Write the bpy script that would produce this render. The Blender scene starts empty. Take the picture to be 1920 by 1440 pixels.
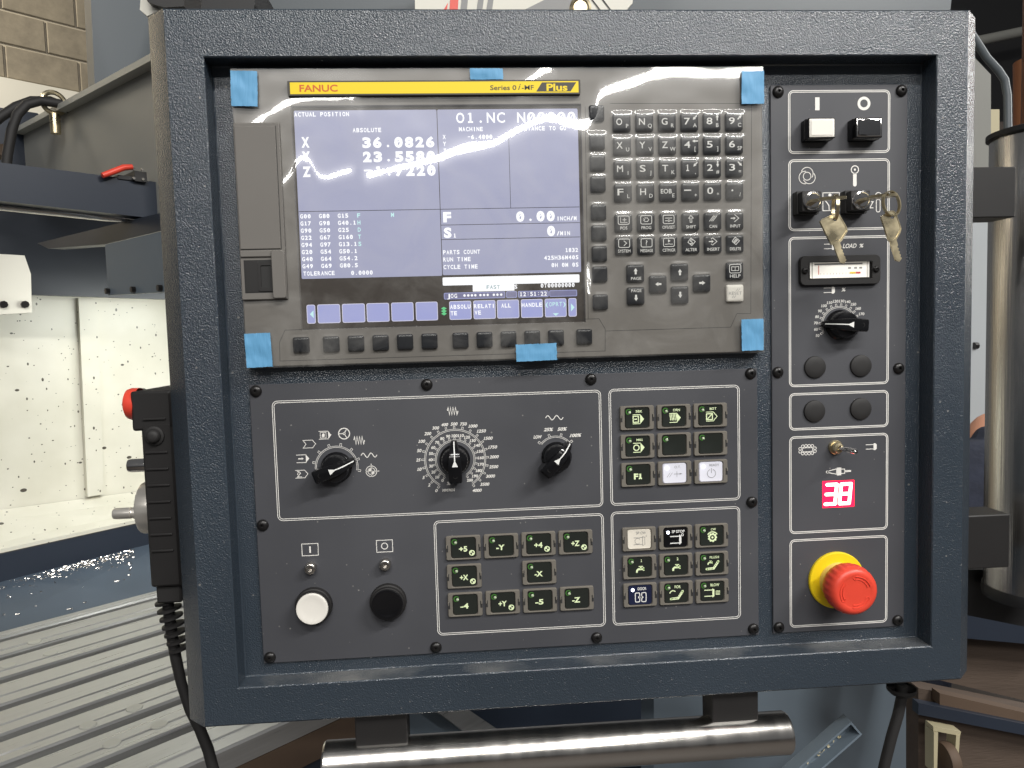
import bpy, bmesh, math, random
from mathutils import Matrix, Vector, noise
random.seed(7)
R = math.radians
sc = bpy.context.scene
col = sc.collection

# ------------------------------------------------------------------ camera
cd = bpy.data.cameras.new('camera')
cam = bpy.data.objects.new('camera', cd)
col.objects.link(cam)
cd.sensor_width = 36.0
cd.lens = 25.885
cd.clip_start = 0.01
cd.clip_end = 100
cr = [[0.997068, 0.033213, -0.068943], [-0.070989, 0.064982, -0.995358], [-0.028578, 0.997334, 0.067149]]
cl = (-0.03926, -0.57655, 1.33931)
cam.matrix_world = Matrix([cr[0] + [cl[0]], cr[1] + [cl[1]], cr[2] + [cl[2]], [0, 0, 0, 1]])
sc.camera = cam

# ------------------------------------------------------------------ world: dim even bounce light of the workshop
w = bpy.data.worlds.new('World')
sc.world = w
w.use_nodes = True
w.node_tree.nodes['Background'].inputs[0].default_value = (0.95, 0.97, 1.0, 1)
w.node_tree.nodes['Background'].inputs[1].default_value = 0.12


# ------------------------------------------------------------------ lamps: ceiling tubes, machine work light, an added fill for the block wall
def area(name, loc, target, sx, sy, power, color):
    d = bpy.data.lights.new(name, 'AREA')
    d.shape = 'RECTANGLE'
    d.size = sx
    d.size_y = sy
    d.energy = power
    d.color = color
    o = bpy.data.objects.new(name, d)
    col.objects.link(o)
    o.location = loc
    v = Vector(target) - Vector(loc)
    o.rotation_euler = v.to_track_quat('-Z', 'Y').to_euler()
    return o


WARM = (1.0, 0.98, 0.94)
area('tube_or_fill', (0.2, -3.3, 2.95), (0.2, -1.6, 0), 4.4, 0.14, 66, WARM)
area('tube_or_fill', (0.1, -2.2, 3.4), (0.1, -0.8, 0), 1.4, 0.14, 48, WARM)
area('tube_or_fill', (2.0, -1.7, 3.4), (1.4, -0.5, 0), 1.4, 0.14, 98, WARM)
area('tube_or_fill', (3.5, 1.4, 2.75), (1.5, 0.8, 0.9), 0.25, 1.6, 42, WARM)
area('tube_or_fill', (-3.6, 1.6, 3.9), (-3.2, 5.0, 2.4), 1.4, 0.14, 150, (1.0, 0.92, 0.78))  # added lamp out of view, there to brighten and warm the block wall
area('machine_work_light', (-0.557, 1.032, 1.416), (-0.875, 1.117, 1.005), 0.35, 0.10, 2.0, (0.97, 1.0, 0.93))

vs = sc.view_settings
vs.view_transform = 'Standard'
vs.look = 'None'
vs.exposure = 0.0
vs.gamma = 1.0
vs.use_curve_mapping = False


# ------------------------------------------------------------------ materials
def nodes_of(name):
    m = bpy.data.materials.new(name)
    m.use_nodes = True
    nt = m.node_tree
    return m, nt, nt.nodes['Principled BSDF']


def mat(name, color, rough=0.5, metal=0.0, bump=None, var=0.0, vscale=20.0, rvar=0.0, spec=0.5, coat=0.0, emit=None, estr=0.0, stretch=None):
    m, nt, b = nodes_of(name)
    c4 = (*color, 1)
    b.inputs['Base Color'].default_value = c4
    b.inputs['Roughness'].default_value = rough
    b.inputs['Metallic'].default_value = metal
    b.inputs['Specular IOR Level'].default_value = spec
    b.inputs['Coat Weight'].default_value = coat
    if emit:
        b.inputs['Emission Color'].default_value = (*emit, 1)
        b.inputs['Emission Strength'].default_value = estr
    tc = nt.nodes.new('ShaderNodeTexCoord')
    vec = tc.outputs['Object']
    if stretch:
        mp = nt.nodes.new('ShaderNodeMapping')
        mp.inputs['Scale'].default_value = stretch
        nt.links.new(vec, mp.inputs[0])
        vec = mp.outputs[0]
    if var or rvar:
        n = nt.nodes.new('ShaderNodeTexNoise')
        n.inputs['Scale'].default_value = vscale
        n.inputs['Detail'].default_value = 6
        nt.links.new(vec, n.inputs['Vector'])
        if var:
            mx = nt.nodes.new('ShaderNodeMix')
            mx.data_type = 'RGBA'
            mx.inputs[6].default_value = tuple(c * (1 - var) for c in color) + (1,)
            mx.inputs[7].default_value = tuple(min(1, c * (1 + var)) for c in color) + (1,)
            nt.links.new(n.outputs['Fac'], mx.inputs[0])
            nt.links.new(mx.outputs[2], b.inputs['Base Color'])
        if rvar:
            mr = nt.nodes.new('ShaderNodeMapRange')
            mr.inputs[1].default_value = 0.3
            mr.inputs[2].default_value = 0.7
            mr.inputs[3].default_value = max(0.02, rough - rvar)
            mr.inputs[4].default_value = rough + rvar
            nt.links.new(n.outputs['Fac'], mr.inputs[0])
            nt.links.new(mr.outputs[0], b.inputs['Roughness'])
    if bump:
        s, strength, dist = bump[:3]
        n2 = nt.nodes.new('ShaderNodeTexNoise')
        n2.inputs['Scale'].default_value = s
        n2.inputs['Detail'].default_value = bump[3] if len(bump) > 3 else 2
        n2.inputs['Roughness'].default_value = 0.45
        nt.links.new(vec, n2.inputs['Vector'])
        bp = nt.nodes.new('ShaderNodeBump')
        bp.inputs['Strength'].default_value = strength
        bp.inputs['Distance'].default_value = dist
        nt.links.new(n2.outputs['Fac'], bp.inputs['Height'])
        nt.links.new(bp.outputs[0], b.inputs['Normal'])
    return m


def glow(name, color, s, base=(0.02, 0.02, 0.02)):
    return mat(name, base, 0.35, emit=color, estr=s)




def worn(m, scale, size, color, amount, dusty=False):
    # stray lint specks, and dust lying on surfaces that face up
    nt = m.node_tree
    b = nt.nodes['Principled BSDF']
    src = b.inputs['Base Color'].links[0].from_socket
    tc = nt.nodes.new('ShaderNodeTexCoord')
    v = nt.nodes.new('ShaderNodeTexVoronoi')
    v.inputs['Scale'].default_value = scale
    nt.links.new(tc.outputs['Object'], v.inputs['Vector'])
    sp = nt.nodes.new('ShaderNodeSeparateColor')
    nt.links.new(v.outputs['Color'], sp.inputs[0])
    pw = nt.nodes.new('ShaderNodeMath')
    pw.operation = 'POWER'
    pw.inputs[1].default_value = 9.0
    nt.links.new(sp.outputs[0], pw.inputs[0])
    ml = nt.nodes.new('ShaderNodeMath')
    ml.operation = 'MULTIPLY'
    ml.inputs[1].default_value = size * 3
    nt.links.new(pw.outputs[0], ml.inputs[0])
    lt = nt.nodes.new('ShaderNodeMath')
    lt.operation = 'LESS_THAN'
    nt.links.new(v.outputs['Distance'], lt.inputs[0])
    nt.links.new(ml.outputs[0], lt.inputs[1])
    am = nt.nodes.new('ShaderNodeMath')
    am.operation = 'MULTIPLY'
    am.inputs[1].default_value = amount
    nt.links.new(lt.outputs[0], am.inputs[0])
    fac = am.outputs[0]
    if dusty:
        g = nt.nodes.new('ShaderNodeNewGeometry')
        sx = nt.nodes.new('ShaderNodeSeparateXYZ')
        nt.links.new(g.outputs['True Normal'], sx.inputs[0])
        n = nt.nodes.new('ShaderNodeTexNoise')
        n.inputs['Scale'].default_value = 11
        n.inputs['Detail'].default_value = 8
        nt.links.new(tc.outputs['Object'], n.inputs['Vector'])
        mr = nt.nodes.new('ShaderNodeMapRange')
        mr.inputs[1].default_value = 0.45
        mr.inputs[2].default_value = 0.68
        mr.inputs[4].default_value = 0.6
        nt.links.new(n.outputs['Fac'], mr.inputs[0])
        up = nt.nodes.new('ShaderNodeMath')
        up.operation = 'GREATER_THAN'
        up.inputs[1].default_value = 0.8
        nt.links.new(sx.outputs[2], up.inputs[0])
        mu = nt.nodes.new('ShaderNodeMath')
        mu.operation = 'MULTIPLY'
        nt.links.new(up.outputs[0], mu.inputs[0])
        nt.links.new(mr.outputs[0], mu.inputs[1])
        mx2 = nt.nodes.new('ShaderNodeMath')
        mx2.operation = 'MAXIMUM'
        nt.links.new(fac, mx2.inputs[0])
        nt.links.new(mu.outputs[0], mx2.inputs[1])
        fac = mx2.outputs[0]
    mx = nt.nodes.new('ShaderNodeMix')
    mx.data_type = 'RGBA'
    mx.inputs[7].default_value = (*color, 1)
    nt.links.new(fac, mx.inputs[0])
    nt.links.new(src, mx.inputs[6])
    nt.links.new(mx.outputs[2], b.inputs['Base Color'])
    return m


M = {}
M['coat'] = worn(mat('blue powder coat', (0.032, 0.044, 0.059), 0.21, bump=(980, 0.9, 0.0007, 2), var=0.20, vscale=7, rvar=0.10, spec=0.85), 150, 0.05, (0.30, 0.29, 0.27), 0.5, True)
M['plate'] = worn(mat('grey anodised plate', (0.064, 0.0655, 0.074), 0.5, bump=(2600, 0.10, 0.0002), var=0.20, vscale=7, rvar=0.16), 240, 0.055, (0.32, 0.31, 0.29), 0.5)
M['print'] = mat('cream printing', (0.80, 0.78, 0.74), 0.6)
M['bezel'] = mat('dark grey moulding', (0.180, 0.167, 0.152), 0.45, bump=(3000, 0.12, 0.0002), var=0.15, vscale=14)
M['slot'] = mat('brown grey slot cover', (0.150, 0.140, 0.128), 0.6, bump=(3200, 0.2, 0.0002), var=0.06, vscale=30)
M['groove'] = mat('groove line', (0.02, 0.02, 0.02), 0.7)
M['key'] = mat('dark key plastic', (0.010, 0.011, 0.014), 0.25, var=0.15, vscale=60)
M['ink'] = mat('white key ink', (0.80, 0.80, 0.78), 0.55)
M['greyink'] = mat('grey ink', (0.30, 0.30, 0.30), 0.6)
M['ivory'] = mat('ivory key plastic', (0.80, 0.77, 0.71), 0.45)
M['blackplastic'] = mat('black gloss plastic', (0.006, 0.006, 0.007), 0.15, rvar=0.05, vscale=120)
M['blackmatte'] = mat('black matte plastic', (0.014, 0.013, 0.013), 0.5, bump=(1800, 0.12, 0.0003), var=0.2, vscale=40)
M['rubber'] = mat('black rubber', (0.016, 0.015, 0.015), 0.65, bump=(1500, 0.1, 0.0003))
M['frame'] = mat('taupe switch frame', (0.165, 0.150, 0.128), 0.48, bump=(2500, 0.1, 0.0002), var=0.08, vscale=50)
M['cap'] = mat('smoked switch cap', (0.020, 0.023, 0.020), 0.22, var=0.2, vscale=90)
M['capnavy'] = mat('smoked lit cap', (0.012, 0.016, 0.045), 0.3)
M['lime'] = mat('lime legend', (0.74, 0.84, 0.52), 0.5, emit=(0.6, 0.8, 0.4), estr=0.08)
M['led'] = mat('unlit green lens', (0.42, 0.50, 0.34), 0.15)
M['ledring'] = mat('green lens surround', (0.05, 0.16, 0.03), 0.3)
M['ledon'] = glow('lit white lens', (0.82, 0.86, 1.0), 9.0)
M['caplit'] = mat('lit white cap', (0.62, 0.62, 0.66), 0.4, emit=(0.74, 0.74, 0.95), estr=0.20)
M['capivory'] = mat('cream cap', (0.74, 0.69, 0.60), 0.45)
M['screw'] = mat('black oxide screw', (0.018, 0.017, 0.017), 0.32, metal=0.4)
M['steel'] = mat('bright steel', (0.62, 0.59, 0.55), 0.2, metal=1.0, rvar=0.07, vscale=60)
M['brushed'] = mat('brushed steel', (0.72, 0.69, 0.65), 0.22, metal=1.0, bump=(90, 0.10, 0.0003, 4), stretch=(30, 1, 1), rvar=0.05, vscale=3)
M['chrome'] = mat('chrome', (0.72, 0.70, 0.68), 0.10, metal=1.0, rvar=0.05, vscale=150)
M['brass'] = mat('worn nickel brass', (0.66, 0.57, 0.38), 0.33, metal=1.0, bump=(700, 0.2, 0.0002), var=0.15, vscale=90, rvar=0.1)
M['yellow'] = mat('yellow plastic', (0.85, 0.62, 0.01), 0.45)
M['paleyellow'] = mat('pale yellow collar', (0.80, 0.58, 0.16), 0.5)
M['red'] = mat('red plastic', (0.74, 0.065, 0.036), 0.40, var=0.06, vscale=50)
M['tape'] = mat('blue tape', (0.115, 0.33, 0.56), 0.55, bump=(900, 0.35, 0.0003, 1), stretch=(1, 1, 0.12), var=0.08, vscale=40)
M['bannery'] = mat('yellow banner', (0.84, 0.62, 0.005), 0.5)
M['bannerk'] = mat('banner black', (0.05, 0.045, 0.035), 0.5)
M['bannerr'] = mat('banner red', (0.62, 0.12, 0.015), 0.5)
M['lcd'] = mat('dark display glass', (0.060, 0.050, 0.042), 0.2)
M['field'] = glow('display field', (0.450, 0.465, 0.665), 0.85)
M['fieldkey'] = glow('display soft key field', (0.42, 0.45, 0.82), 0.90)
M['fielddim'] = glow('display status field', (0.22, 0.22, 0.42), 0.75)
M['white'] = glow('display white', (0.95, 0.96, 1.0), 1.25)
M['cyan'] = glow('display cyan', (0.62, 0.98, 0.98), 1.0)
M['edge'] = glow('display key border', (0.80, 0.78, 0.95), 0.95)
M['line'] = glow('display line', (0.05, 0.05, 0.10), 0.5)
M['teal'] = glow('display teal', (0.10, 0.40, 0.42), 0.6)
M['dgreen'] = glow('display green', (0.15, 0.75, 0.30), 0.9)
M['ledred'] = glow('red display window', (1.0, 0.006, 0.032), 5.0, (0.05, 0.0, 0.0))
M['ledhot'] = glow('lit red digit', (1.0, 0.66, 0.50), 6.0)
M['meterface'] = mat('meter face', (0.86, 0.84, 0.78), 0.5, emit=(1.0, 0.95, 0.85), estr=0.18)
M['metered'] = mat('meter red', (0.65, 0.08, 0.06), 0.5)
M['meteryel'] = mat('meter yellow', (0.85, 0.6, 0.05), 0.5)
M['sheet'] = mat('blue grey painted sheet', (0.085, 0.100, 0.112), 0.42, var=0.10, vscale=3, bump=(220, 0.05, 0.001))
M['sheetlight'] = mat('grey painted sheet', (0.26, 0.26, 0.24), 0.45, var=0.10, vscale=3)
M['lip'] = mat('pale sheet edge', (0.42, 0.42, 0.38), 0.45)
M['navy'] = mat('dark blue paint', (0.020, 0.027, 0.042), 0.4, var=0.12, vscale=5)
M['slate'] = mat('blue paint', (0.058, 0.080, 0.112), 0.6, var=0.2, vscale=9)
M['pale'] = mat('pale blue grey paint', (0.13, 0.165, 0.20), 0.45, var=0.06, vscale=4)
M['slat'] = mat('ground steel strip', (0.45, 0.45, 0.445), 0.36, metal=0.7, bump=(60, 0.15, 0.001, 4), stretch=(0.6, 14, 14), var=0.20, vscale=14, rvar=0.1)
M['slotdark'] = mat('oily slot', (0.012, 0.011, 0.010), 0.5)
M['dark'] = mat('dark shop metal', (0.012, 0.012, 0.013), 0.5)  # one even near-black base colour for dark parts and print
M['brown'] = mat('brown card', (0.10, 0.065, 0.043), 0.7, var=0.25, vscale=8)
M['rust'] = mat('rust brown paint', (0.22, 0.075, 0.025), 0.5, var=0.25, vscale=12)
M['cream'] = mat('cream paint', (0.45, 0.40, 0.26), 0.6)
M['offwhite'] = mat('off white paint', (0.72, 0.70, 0.62), 0.45, var=0.05, vscale=6)
M['skin'] = mat('skin', (0.60, 0.30, 0.20), 0.5)
M['cloth'] = mat('dark blue cloth', (0.025, 0.030, 0.050), 0.9, bump=(90, 0.6, 0.004, 4), var=0.5, vscale=18)
M['mortar'] = mat('cement mortar', (0.50, 0.45, 0.36), 0.9, bump=(300, 0.4, 0.002), var=0.15, vscale=15)
M['litsheet'] = mat('lit grey sheet', (0.50, 0.53, 0.55), 0.45, var=0.05, vscale=4)
M['satin'] = mat('satin steel', (0.66, 0.63, 0.58), 0.36, metal=0.7, rvar=0.06, vscale=40)
M['poletube'] = mat('polished steel tube', (0.62, 0.60, 0.57), 0.24, metal=1.0, bump=(50, 0.25, 0.0008, 4), stretch=(14, 14, 0.25), rvar=0.08, vscale=6)
M['blacknavy'] = mat('near black blue paint', (0.010, 0.014, 0.022), 0.45)
M['darksteel'] = mat('dark polished tube', (0.045, 0.05, 0.062), 0.25, metal=0.6)
M['darkbrown'] = mat('dark brown board', (0.045, 0.032, 0.025), 0.7, var=0.3, vscale=6)
M['floor'] = mat('concrete floor', (0.055, 0.047, 0.042), 0.6, var=0.3, vscale=3, bump=(40, 0.1, 0.002))
M['wood'] = mat('weathered timber', (0.085, 0.060, 0.045), 0.75, var=0.3, vscale=7, bump=(60, 0.3, 0.002), stretch=(1, 6, 6))


def block_material():
    m, nt, b = nodes_of('concrete block')
    tc = nt.nodes.new('ShaderNodeTexCoord')
    oi = nt.nodes.new('ShaderNodeObjectInfo')
    add = nt.nodes.new('ShaderNodeVectorMath')
    add.operation = 'ADD'
    nt.links.new(tc.outputs['Object'], add.inputs[0])
    nt.links.new(oi.outputs['Location'], add.inputs[1])
    n = nt.nodes.new('ShaderNodeTexNoise')
    n.inputs['Scale'].default_value = 9
    n.inputs['Detail'].default_value = 9
    n.inputs['Roughness'].default_value = 0.7
    nt.links.new(add.outputs[0], n.inputs['Vector'])
    rp = nt.nodes.new('ShaderNodeValToRGB')
    rp.color_ramp.elements[0].position = 0.3
    rp.color_ramp.elements[0].color = (0.20, 0.175, 0.135, 1)
    rp.color_ramp.elements[1].position = 0.75
    rp.color_ramp.elements[1].color = (0.33, 0.29, 0.22, 1)
    nt.links.new(n.outputs['Fac'], rp.inputs[0])
    nt.links.new(rp.outputs[0], b.inputs['Base Color'])
    b.inputs['Roughness'].default_value = 0.9
    bp = nt.nodes.new('ShaderNodeBump')
    bp.inputs['Strength'].default_value = 0.4
    bp.inputs['Distance'].default_value = 0.004
    nt.links.new(n.outputs['Fac'], bp.inputs['Height'])
    nt.links.new(bp.outputs[0], b.inputs['Normal'])
    return m


def specked_white():
    # white enamel with small dark metal specks stuck to it
    m, nt, b = nodes_of('specked white enamel')
    tc = nt.nodes.new('ShaderNodeTexCoord')
    prev = None
    for sc_, th, st in ((15, 0.11, (1, 1, 1.6)), (34, 0.14, (1.7, 1, 1)), (70, 0.15, (1, 1, 1.3))):
        mp = nt.nodes.new('ShaderNodeMapping')
        mp.inputs['Scale'].default_value = st
        mp.inputs['Rotation'].default_value = (0.3, 0.7, 0.5)
        nt.links.new(tc.outputs['Object'], mp.inputs[0])
        v = nt.nodes.new('ShaderNodeTexVoronoi')
        v.inputs['Scale'].default_value = sc_
        v.inputs['Randomness'].default_value = 1.0
        nt.links.new(mp.outputs[0], v.inputs['Vector'])
        sz = nt.nodes.new('ShaderNodeMath')
        sz.operation = 'MULTIPLY'
        sz.inputs[1].default_value = th
        sp = nt.nodes.new('ShaderNodeSeparateColor')
        nt.links.new(v.outputs['Color'], sp.inputs[0])
        nt.links.new(sp.outputs[0], sz.inputs[0])
        lt = nt.nodes.new('ShaderNodeMath')
        lt.operation = 'LESS_THAN'
        nt.links.new(v.outputs['Distance'], lt.inputs[0])
        nt.links.new(sz.outputs[0], lt.inputs[1])
        if prev is None:
            prev = lt.outputs[0]
        else:
            mx = nt.nodes.new('ShaderNodeMath')
            mx.operation = 'MAXIMUM'
            nt.links.new(prev, mx.inputs[0])
            nt.links.new(lt.outputs[0], mx.inputs[1])
            prev = mx.outputs[0]
    mix = nt.nodes.new('ShaderNodeMix')
    mix.data_type = 'RGBA'
    n = nt.nodes.new('ShaderNodeTexNoise')
    n.inputs['Scale'].default_value = 5
    n.inputs['Detail'].default_value = 8
    nt.links.new(tc.outputs['Object'], n.inputs['Vector'])
    rp = nt.nodes.new('ShaderNodeValToRGB')
    rp.color_ramp.elements[0].position = 0.3
    rp.color_ramp.elements[0].color = (0.60, 0.58, 0.48, 1)
    rp.color_ramp.elements[1].position = 0.62
    rp.color_ramp.elements[1].color = (0.74, 0.72, 0.63, 1)
    nt.links.new(n.outputs['Fac'], rp.inputs[0])
    nt.links.new(rp.outputs[0], mix.inputs[6])
    mix.inputs[7].default_value = (0.09, 0.08, 0.065, 1)
    nt.links.new(prev, mix.inputs[0])
    nt.links.new(mix.outputs[2], b.inputs['Base Color'])
    b.inputs['Roughness'].default_value = 0.3
    return m


def film_material():
    # thin clear wrinkled film: mostly see-through, glossy; patchy haze paints in smears and mottled reflections
    m = bpy.data.materials.new('clear film')
    m.use_nodes = True
    nt = m.node_tree
    nt.nodes.clear()
    out = nt.nodes.new('ShaderNodeOutputMaterial')
    tr = nt.nodes.new('ShaderNodeBsdfTransparent')
    tr.inputs[0].default_value = (0.97, 0.97, 0.96, 1)
    gl = nt.nodes.new('ShaderNodeBsdfGlossy')
    gl.inputs['Roughness'].default_value = 0.05
    df = nt.nodes.new('ShaderNodeBsdfDiffuse')
    df.inputs[0].default_value = (0.82, 0.80, 0.76, 1)
    tc = nt.nodes.new('ShaderNodeTexCoord')
    n = nt.nodes.new('ShaderNodeTexNoise')
    n.inputs['Scale'].default_value = 15
    n.inputs['Detail'].default_value = 9
    n.inputs['Roughness'].default_value = 0.6
    n.inputs['Distortion'].default_value = 1.2
    nt.links.new(tc.outputs['Object'], n.inputs['Vector'])
    mr = nt.nodes.new('ShaderNodeMapRange')
    mr.inputs[1].default_value = 0.42
    mr.inputs[2].default_value = 0.70
    mr.inputs[3].default_value = FILM_HAZE[0]
    mr.inputs[4].default_value = FILM_HAZE[1]
    nt.links.new(n.outputs['Fac'], mr.inputs[0])
    m1 = nt.nodes.new('ShaderNodeMixShader')
    nt.links.new(mr.outputs[0], m1.inputs[0])
    nt.links.new(tr.outputs[0], m1.inputs[1])
    nt.links.new(df.outputs[0], m1.inputs[2])
    fr = nt.nodes.new('ShaderNodeFresnel')
    geo = nt.nodes.new('ShaderNodeNewGeometry')
    io = nt.nodes.new('ShaderNodeMapRange')      # a thin film mirrors alike from both sides
    io.inputs[3].default_value = 1.55
    io.inputs[4].default_value = 1 / 1.55
    nt.links.new(geo.outputs['Backfacing'], io.inputs[0])
    nt.links.new(io.outputs[0], fr.inputs[0])
    ml = nt.nodes.new('ShaderNodeMath')
    ml.operation = 'MULTIPLY'
    ml.inputs[1].default_value = 2.5
    ml.use_clamp = True
    nt.links.new(fr.outputs[0], ml.inputs[0])
    m2 = nt.nodes.new('ShaderNodeMixShader')
    nt.links.new(ml.outputs[0], m2.inputs[0])
    nt.links.new(m1.outputs[0], m2.inputs[1])
    g2 = nt.nodes.new('ShaderNodeBsdfGlossy')
    g2.inputs['Roughness'].default_value = 0.24
    m3 = nt.nodes.new('ShaderNodeMixShader')
    m3.inputs[0].default_value = 0.55
    nt.links.new(gl.outputs[0], m3.inputs[1])
    nt.links.new(g2.outputs[0], m3.inputs[2])
    nt.links.new(m3.outputs[0], m2.inputs[2])
    nt.links.new(m2.outputs[0], out.inputs[0])
    return m


FILM_HAZE = (0.0, 0.12)
M['block'] = block_material()
M['enamel'] = specked_white()
M['film'] = film_material()


# ------------------------------------------------------------------ mesh helpers (millimetres: X right, Y up, Z towards the viewer)
def V(p):
    return (p[0] * 0.001, -p[2] * 0.001, p[1] * 0.001)


def VM(p):        # machine frame: along, across, height
    return (p[0] * 0.001, p[1] * 0.001, p[2] * 0.001)


class MB:
    def __init__(s):
        s.v, s.f, s.mi, s.cur = [], [], [], 0

    def face(s, idx):
        s.f.append(tuple(idx))
        s.mi.append(s.cur)

    def loops(s, loops, cap0=False, cap1=True, close=True):
        n = len(loops[0])
        b = len(s.v)
        for lp in loops:
            s.v.extend(lp)
        for i in range(len(loops) - 1):
            for j in range(n if close else n - 1):
                k = (j + 1) % n
                s.face((b + i * n + j, b + i * n + k, b + (i + 1) * n + k, b + (i + 1) * n + j))
        if cap0:
            s.face([b + j for j in range(n)][::-1])
        if cap1:
            s.face([b + (len(loops) - 1) * n + j for j in range(n)])
        return s

    def flat(s, pts, z):
        b = len(s.v)
        s.v.extend([(p[0], p[1], z) for p in pts])
        s.face(range(b, b + len(pts)))
        return s

    def rect(s, x0, y0, x1, y1, z):
        return s.flat([(x0, y0), (x1, y0), (x1, y1), (x0, y1)], z)

    def box(s, x0, x1, y0, y1, z0, z1, bev=0.0):
        if bev:
            cx, cy = (x0 + x1) / 2, (y0 + y1) / 2
            w, h = x1 - x0, y1 - y0
            lp = [rr(w - 2 * bev, h - 2 * bev, bev * .6, z0, 2, cx, cy), rr(w, h, bev, z0 + bev, 2, cx, cy), rr(w, h, bev, z1 - bev, 2, cx, cy), rr(w - 2 * bev, h - 2 * bev, bev * .6, z1, 2, cx, cy)]
            return s.loops(lp, True, True)
        q = [(x0, y0), (x1, y0), (x1, y1), (x0, y1)]
        return s.loops([[(a, b, z0) for a, b in q], [(a, b, z1) for a, b in q]], True, True)

    def stroke(s, pts, wd, z, close=False):
        n = len(pts)
        L, Rr = [], []
        h = wd / 2
        for i in range(n):
            p = pts[i]
            a = pts[i - 1] if (i > 0 or close) else None
            c = pts[(i + 1) % n] if (i < n - 1 or close) else None
            ds = []
            for u, v in ((a, p), (p, c)):
                if u is None or v is None:
                    continue
                dx, dy = v[0] - u[0], v[1] - u[1]
                l = math.hypot(dx, dy) or 1e-6
                ds.append((dx / l, dy / l))
            if not ds:
                ds = [(1, 0)]
            nx = -sum(d[1] for d in ds)
            ny = sum(d[0] for d in ds)
            l = math.hypot(nx, ny) or 1
            nx, ny = nx / l, ny / l
            k = 1.0
            if len(ds) == 2:
                k = 1 / max(0.4, nx * -ds[0][1] + ny * ds[0][0])
            L.append((p[0] + nx * h * k, p[1] + ny * h * k, z))
            Rr.append((p[0] - nx * h * k, p[1] - ny * h * k, z))
        b = len(s.v)
        s.v.extend(L + Rr)
        for i in range(n if close else n - 1):
            j = (i + 1) % n
            s.face((b + i, b + n + i, b + n + j, b + j))
        return s

    def disc(s, x, y, r, z, n=16):
        return s.flat([(x + r * math.cos(2 * math.pi * i / n), y + r * math.sin(2 * math.pi * i / n)) for i in range(n)], z)

    def ring(s, x, y, r, wd, z, n=24):
        return s.stroke([(x + r * math.cos(2 * math.pi * i / n), y + r * math.sin(2 * math.pi * i / n)) for i in range(n)], wd, z, True)

    def arc(s, x, y, r, a0, a1, wd, z, n=24):
        return s.stroke([(x + r * math.cos(R(a0 + (a1 - a0) * i / n)), y + r * math.sin(R(a0 + (a1 - a0) * i / n))) for i in range(n + 1)], wd, z)

    def lathe(s, prof, x=0, y=0, n=28, cap=True, z0=0):
        lp = [[(x + r * math.cos(2 * math.pi * i / n), y + r * math.sin(2 * math.pi * i / n), z + z0) for i in range(n)] for r, z in prof]
        return s.loops(lp, False, cap)

    def tube(s, pts, r, n=10, cap=True):
        # round bar through 3D points
        P = [Vector(p) for p in pts]
        lp = []
        up = Vector((0.13, 0.21, 0.97)).normalized()
        for i, p in enumerate(P):
            d = (P[min(i + 1, len(P) - 1)] - P[max(i - 1, 0)]).normalized()
            a = d.cross(up)
            if a.length < 0.05:
                a = d.cross(Vector((1, 0, 0)))
            a.normalize()
            b = d.cross(a).normalized()
            rr_ = r[i] if isinstance(r, (list, tuple)) else r
            lp.append([tuple(p + a * rr_ * math.cos(2 * math.pi * k / n) + b * rr_ * math.sin(2 * math.pi * k / n)) for k in range(n)])
        return s.loops(lp, cap, cap)

    def hexa(s, bottom, top):
        return s.loops([bottom, top], True, True)

    def text(s, string, x, y, h, z, w=None, bold=0.0, shear=0.0, align='C', rot=0.0):
        tv, tf, tw, th = glyphs(string, bold, shear)
        k = h / th
        kx = (w / tw) if w else k
        ox = {'C': -tw / 2, 'L': 0, 'R': -tw}[align]
        b = len(s.v)
        c_, s_ = math.cos(R(rot)), math.sin(R(rot))
        for px, py in tv:
            u, v_ = (px + ox) * kx, (py - th / 2) * k
            s.v.append((x + u * c_ - v_ * s_, y + u * s_ + v_ * c_, z))
        for fc in tf:
            s.face([b + i for i in fc])
        return s

    def mono(s, string, x0, x1, y, h, z, bold=0.02, fill=0.80):
        # fixed pitch display lettering between x0 and x1, zeros slashed
        n = len(string)
        p = (x1 - x0) / n
        for i, ch in enumerate(string):
            if ch == ' ':
                continue
            cx = x0 + p * (i + .5)
            if ch == '.':
                s.disc(cx, y - h * .40, h * .12, z, 8)
                continue
            if ch == ':':
                s.disc(cx, y - h * .25, h * .10, z, 8)
                s.disc(cx, y + h * .25, h * .10, z, 8)
                continue
            if ch == '-':
                s.rect(cx - p * .36, y - h * .07, cx + p * .36, y + h * .07, z)
                continue
            tv, tf, tw, th = glyphs(ch, bold, 0)
            s.text(ch, cx, y, h, z, w=p * fill if ch not in 'I1' else min(p * fill, h * tw / th * 1.1), bold=bold)
            if ch == '0':
                s.stroke([(cx - p * .2, y - h * .3), (cx + p * .2, y + h * .3)], h * .09, z + .02)
        return s

    def build(s, name, m, parent=None, loc=None, conv=V, smooth=True, angle=38, label=None):
        me = bpy.data.meshes.new(name)
        me.from_pydata([conv(p) for p in s.v], [], s.f)
        ms = m if isinstance(m, (list, tuple)) else [m]
        for q in ms:
            me.materials.append(M[q])
        if len(ms) > 1:
            me.polygons.foreach_set('material_index', s.mi)
        if smooth:
            me.polygons.foreach_set('use_smooth', [True] * len(me.polygons))
            me.set_sharp_from_angle(angle=R(angle))
        me.update()
        return link(name, me, parent, loc, label)


def link(name, me, parent=None, loc=None, label=None):
    o = bpy.data.objects.new(name, me)
    col.objects.link(o)
    if parent:
        o.parent = parent
    if loc:
        o.location = V(loc)
    if label:
        o['label'] = label
    return o


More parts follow.
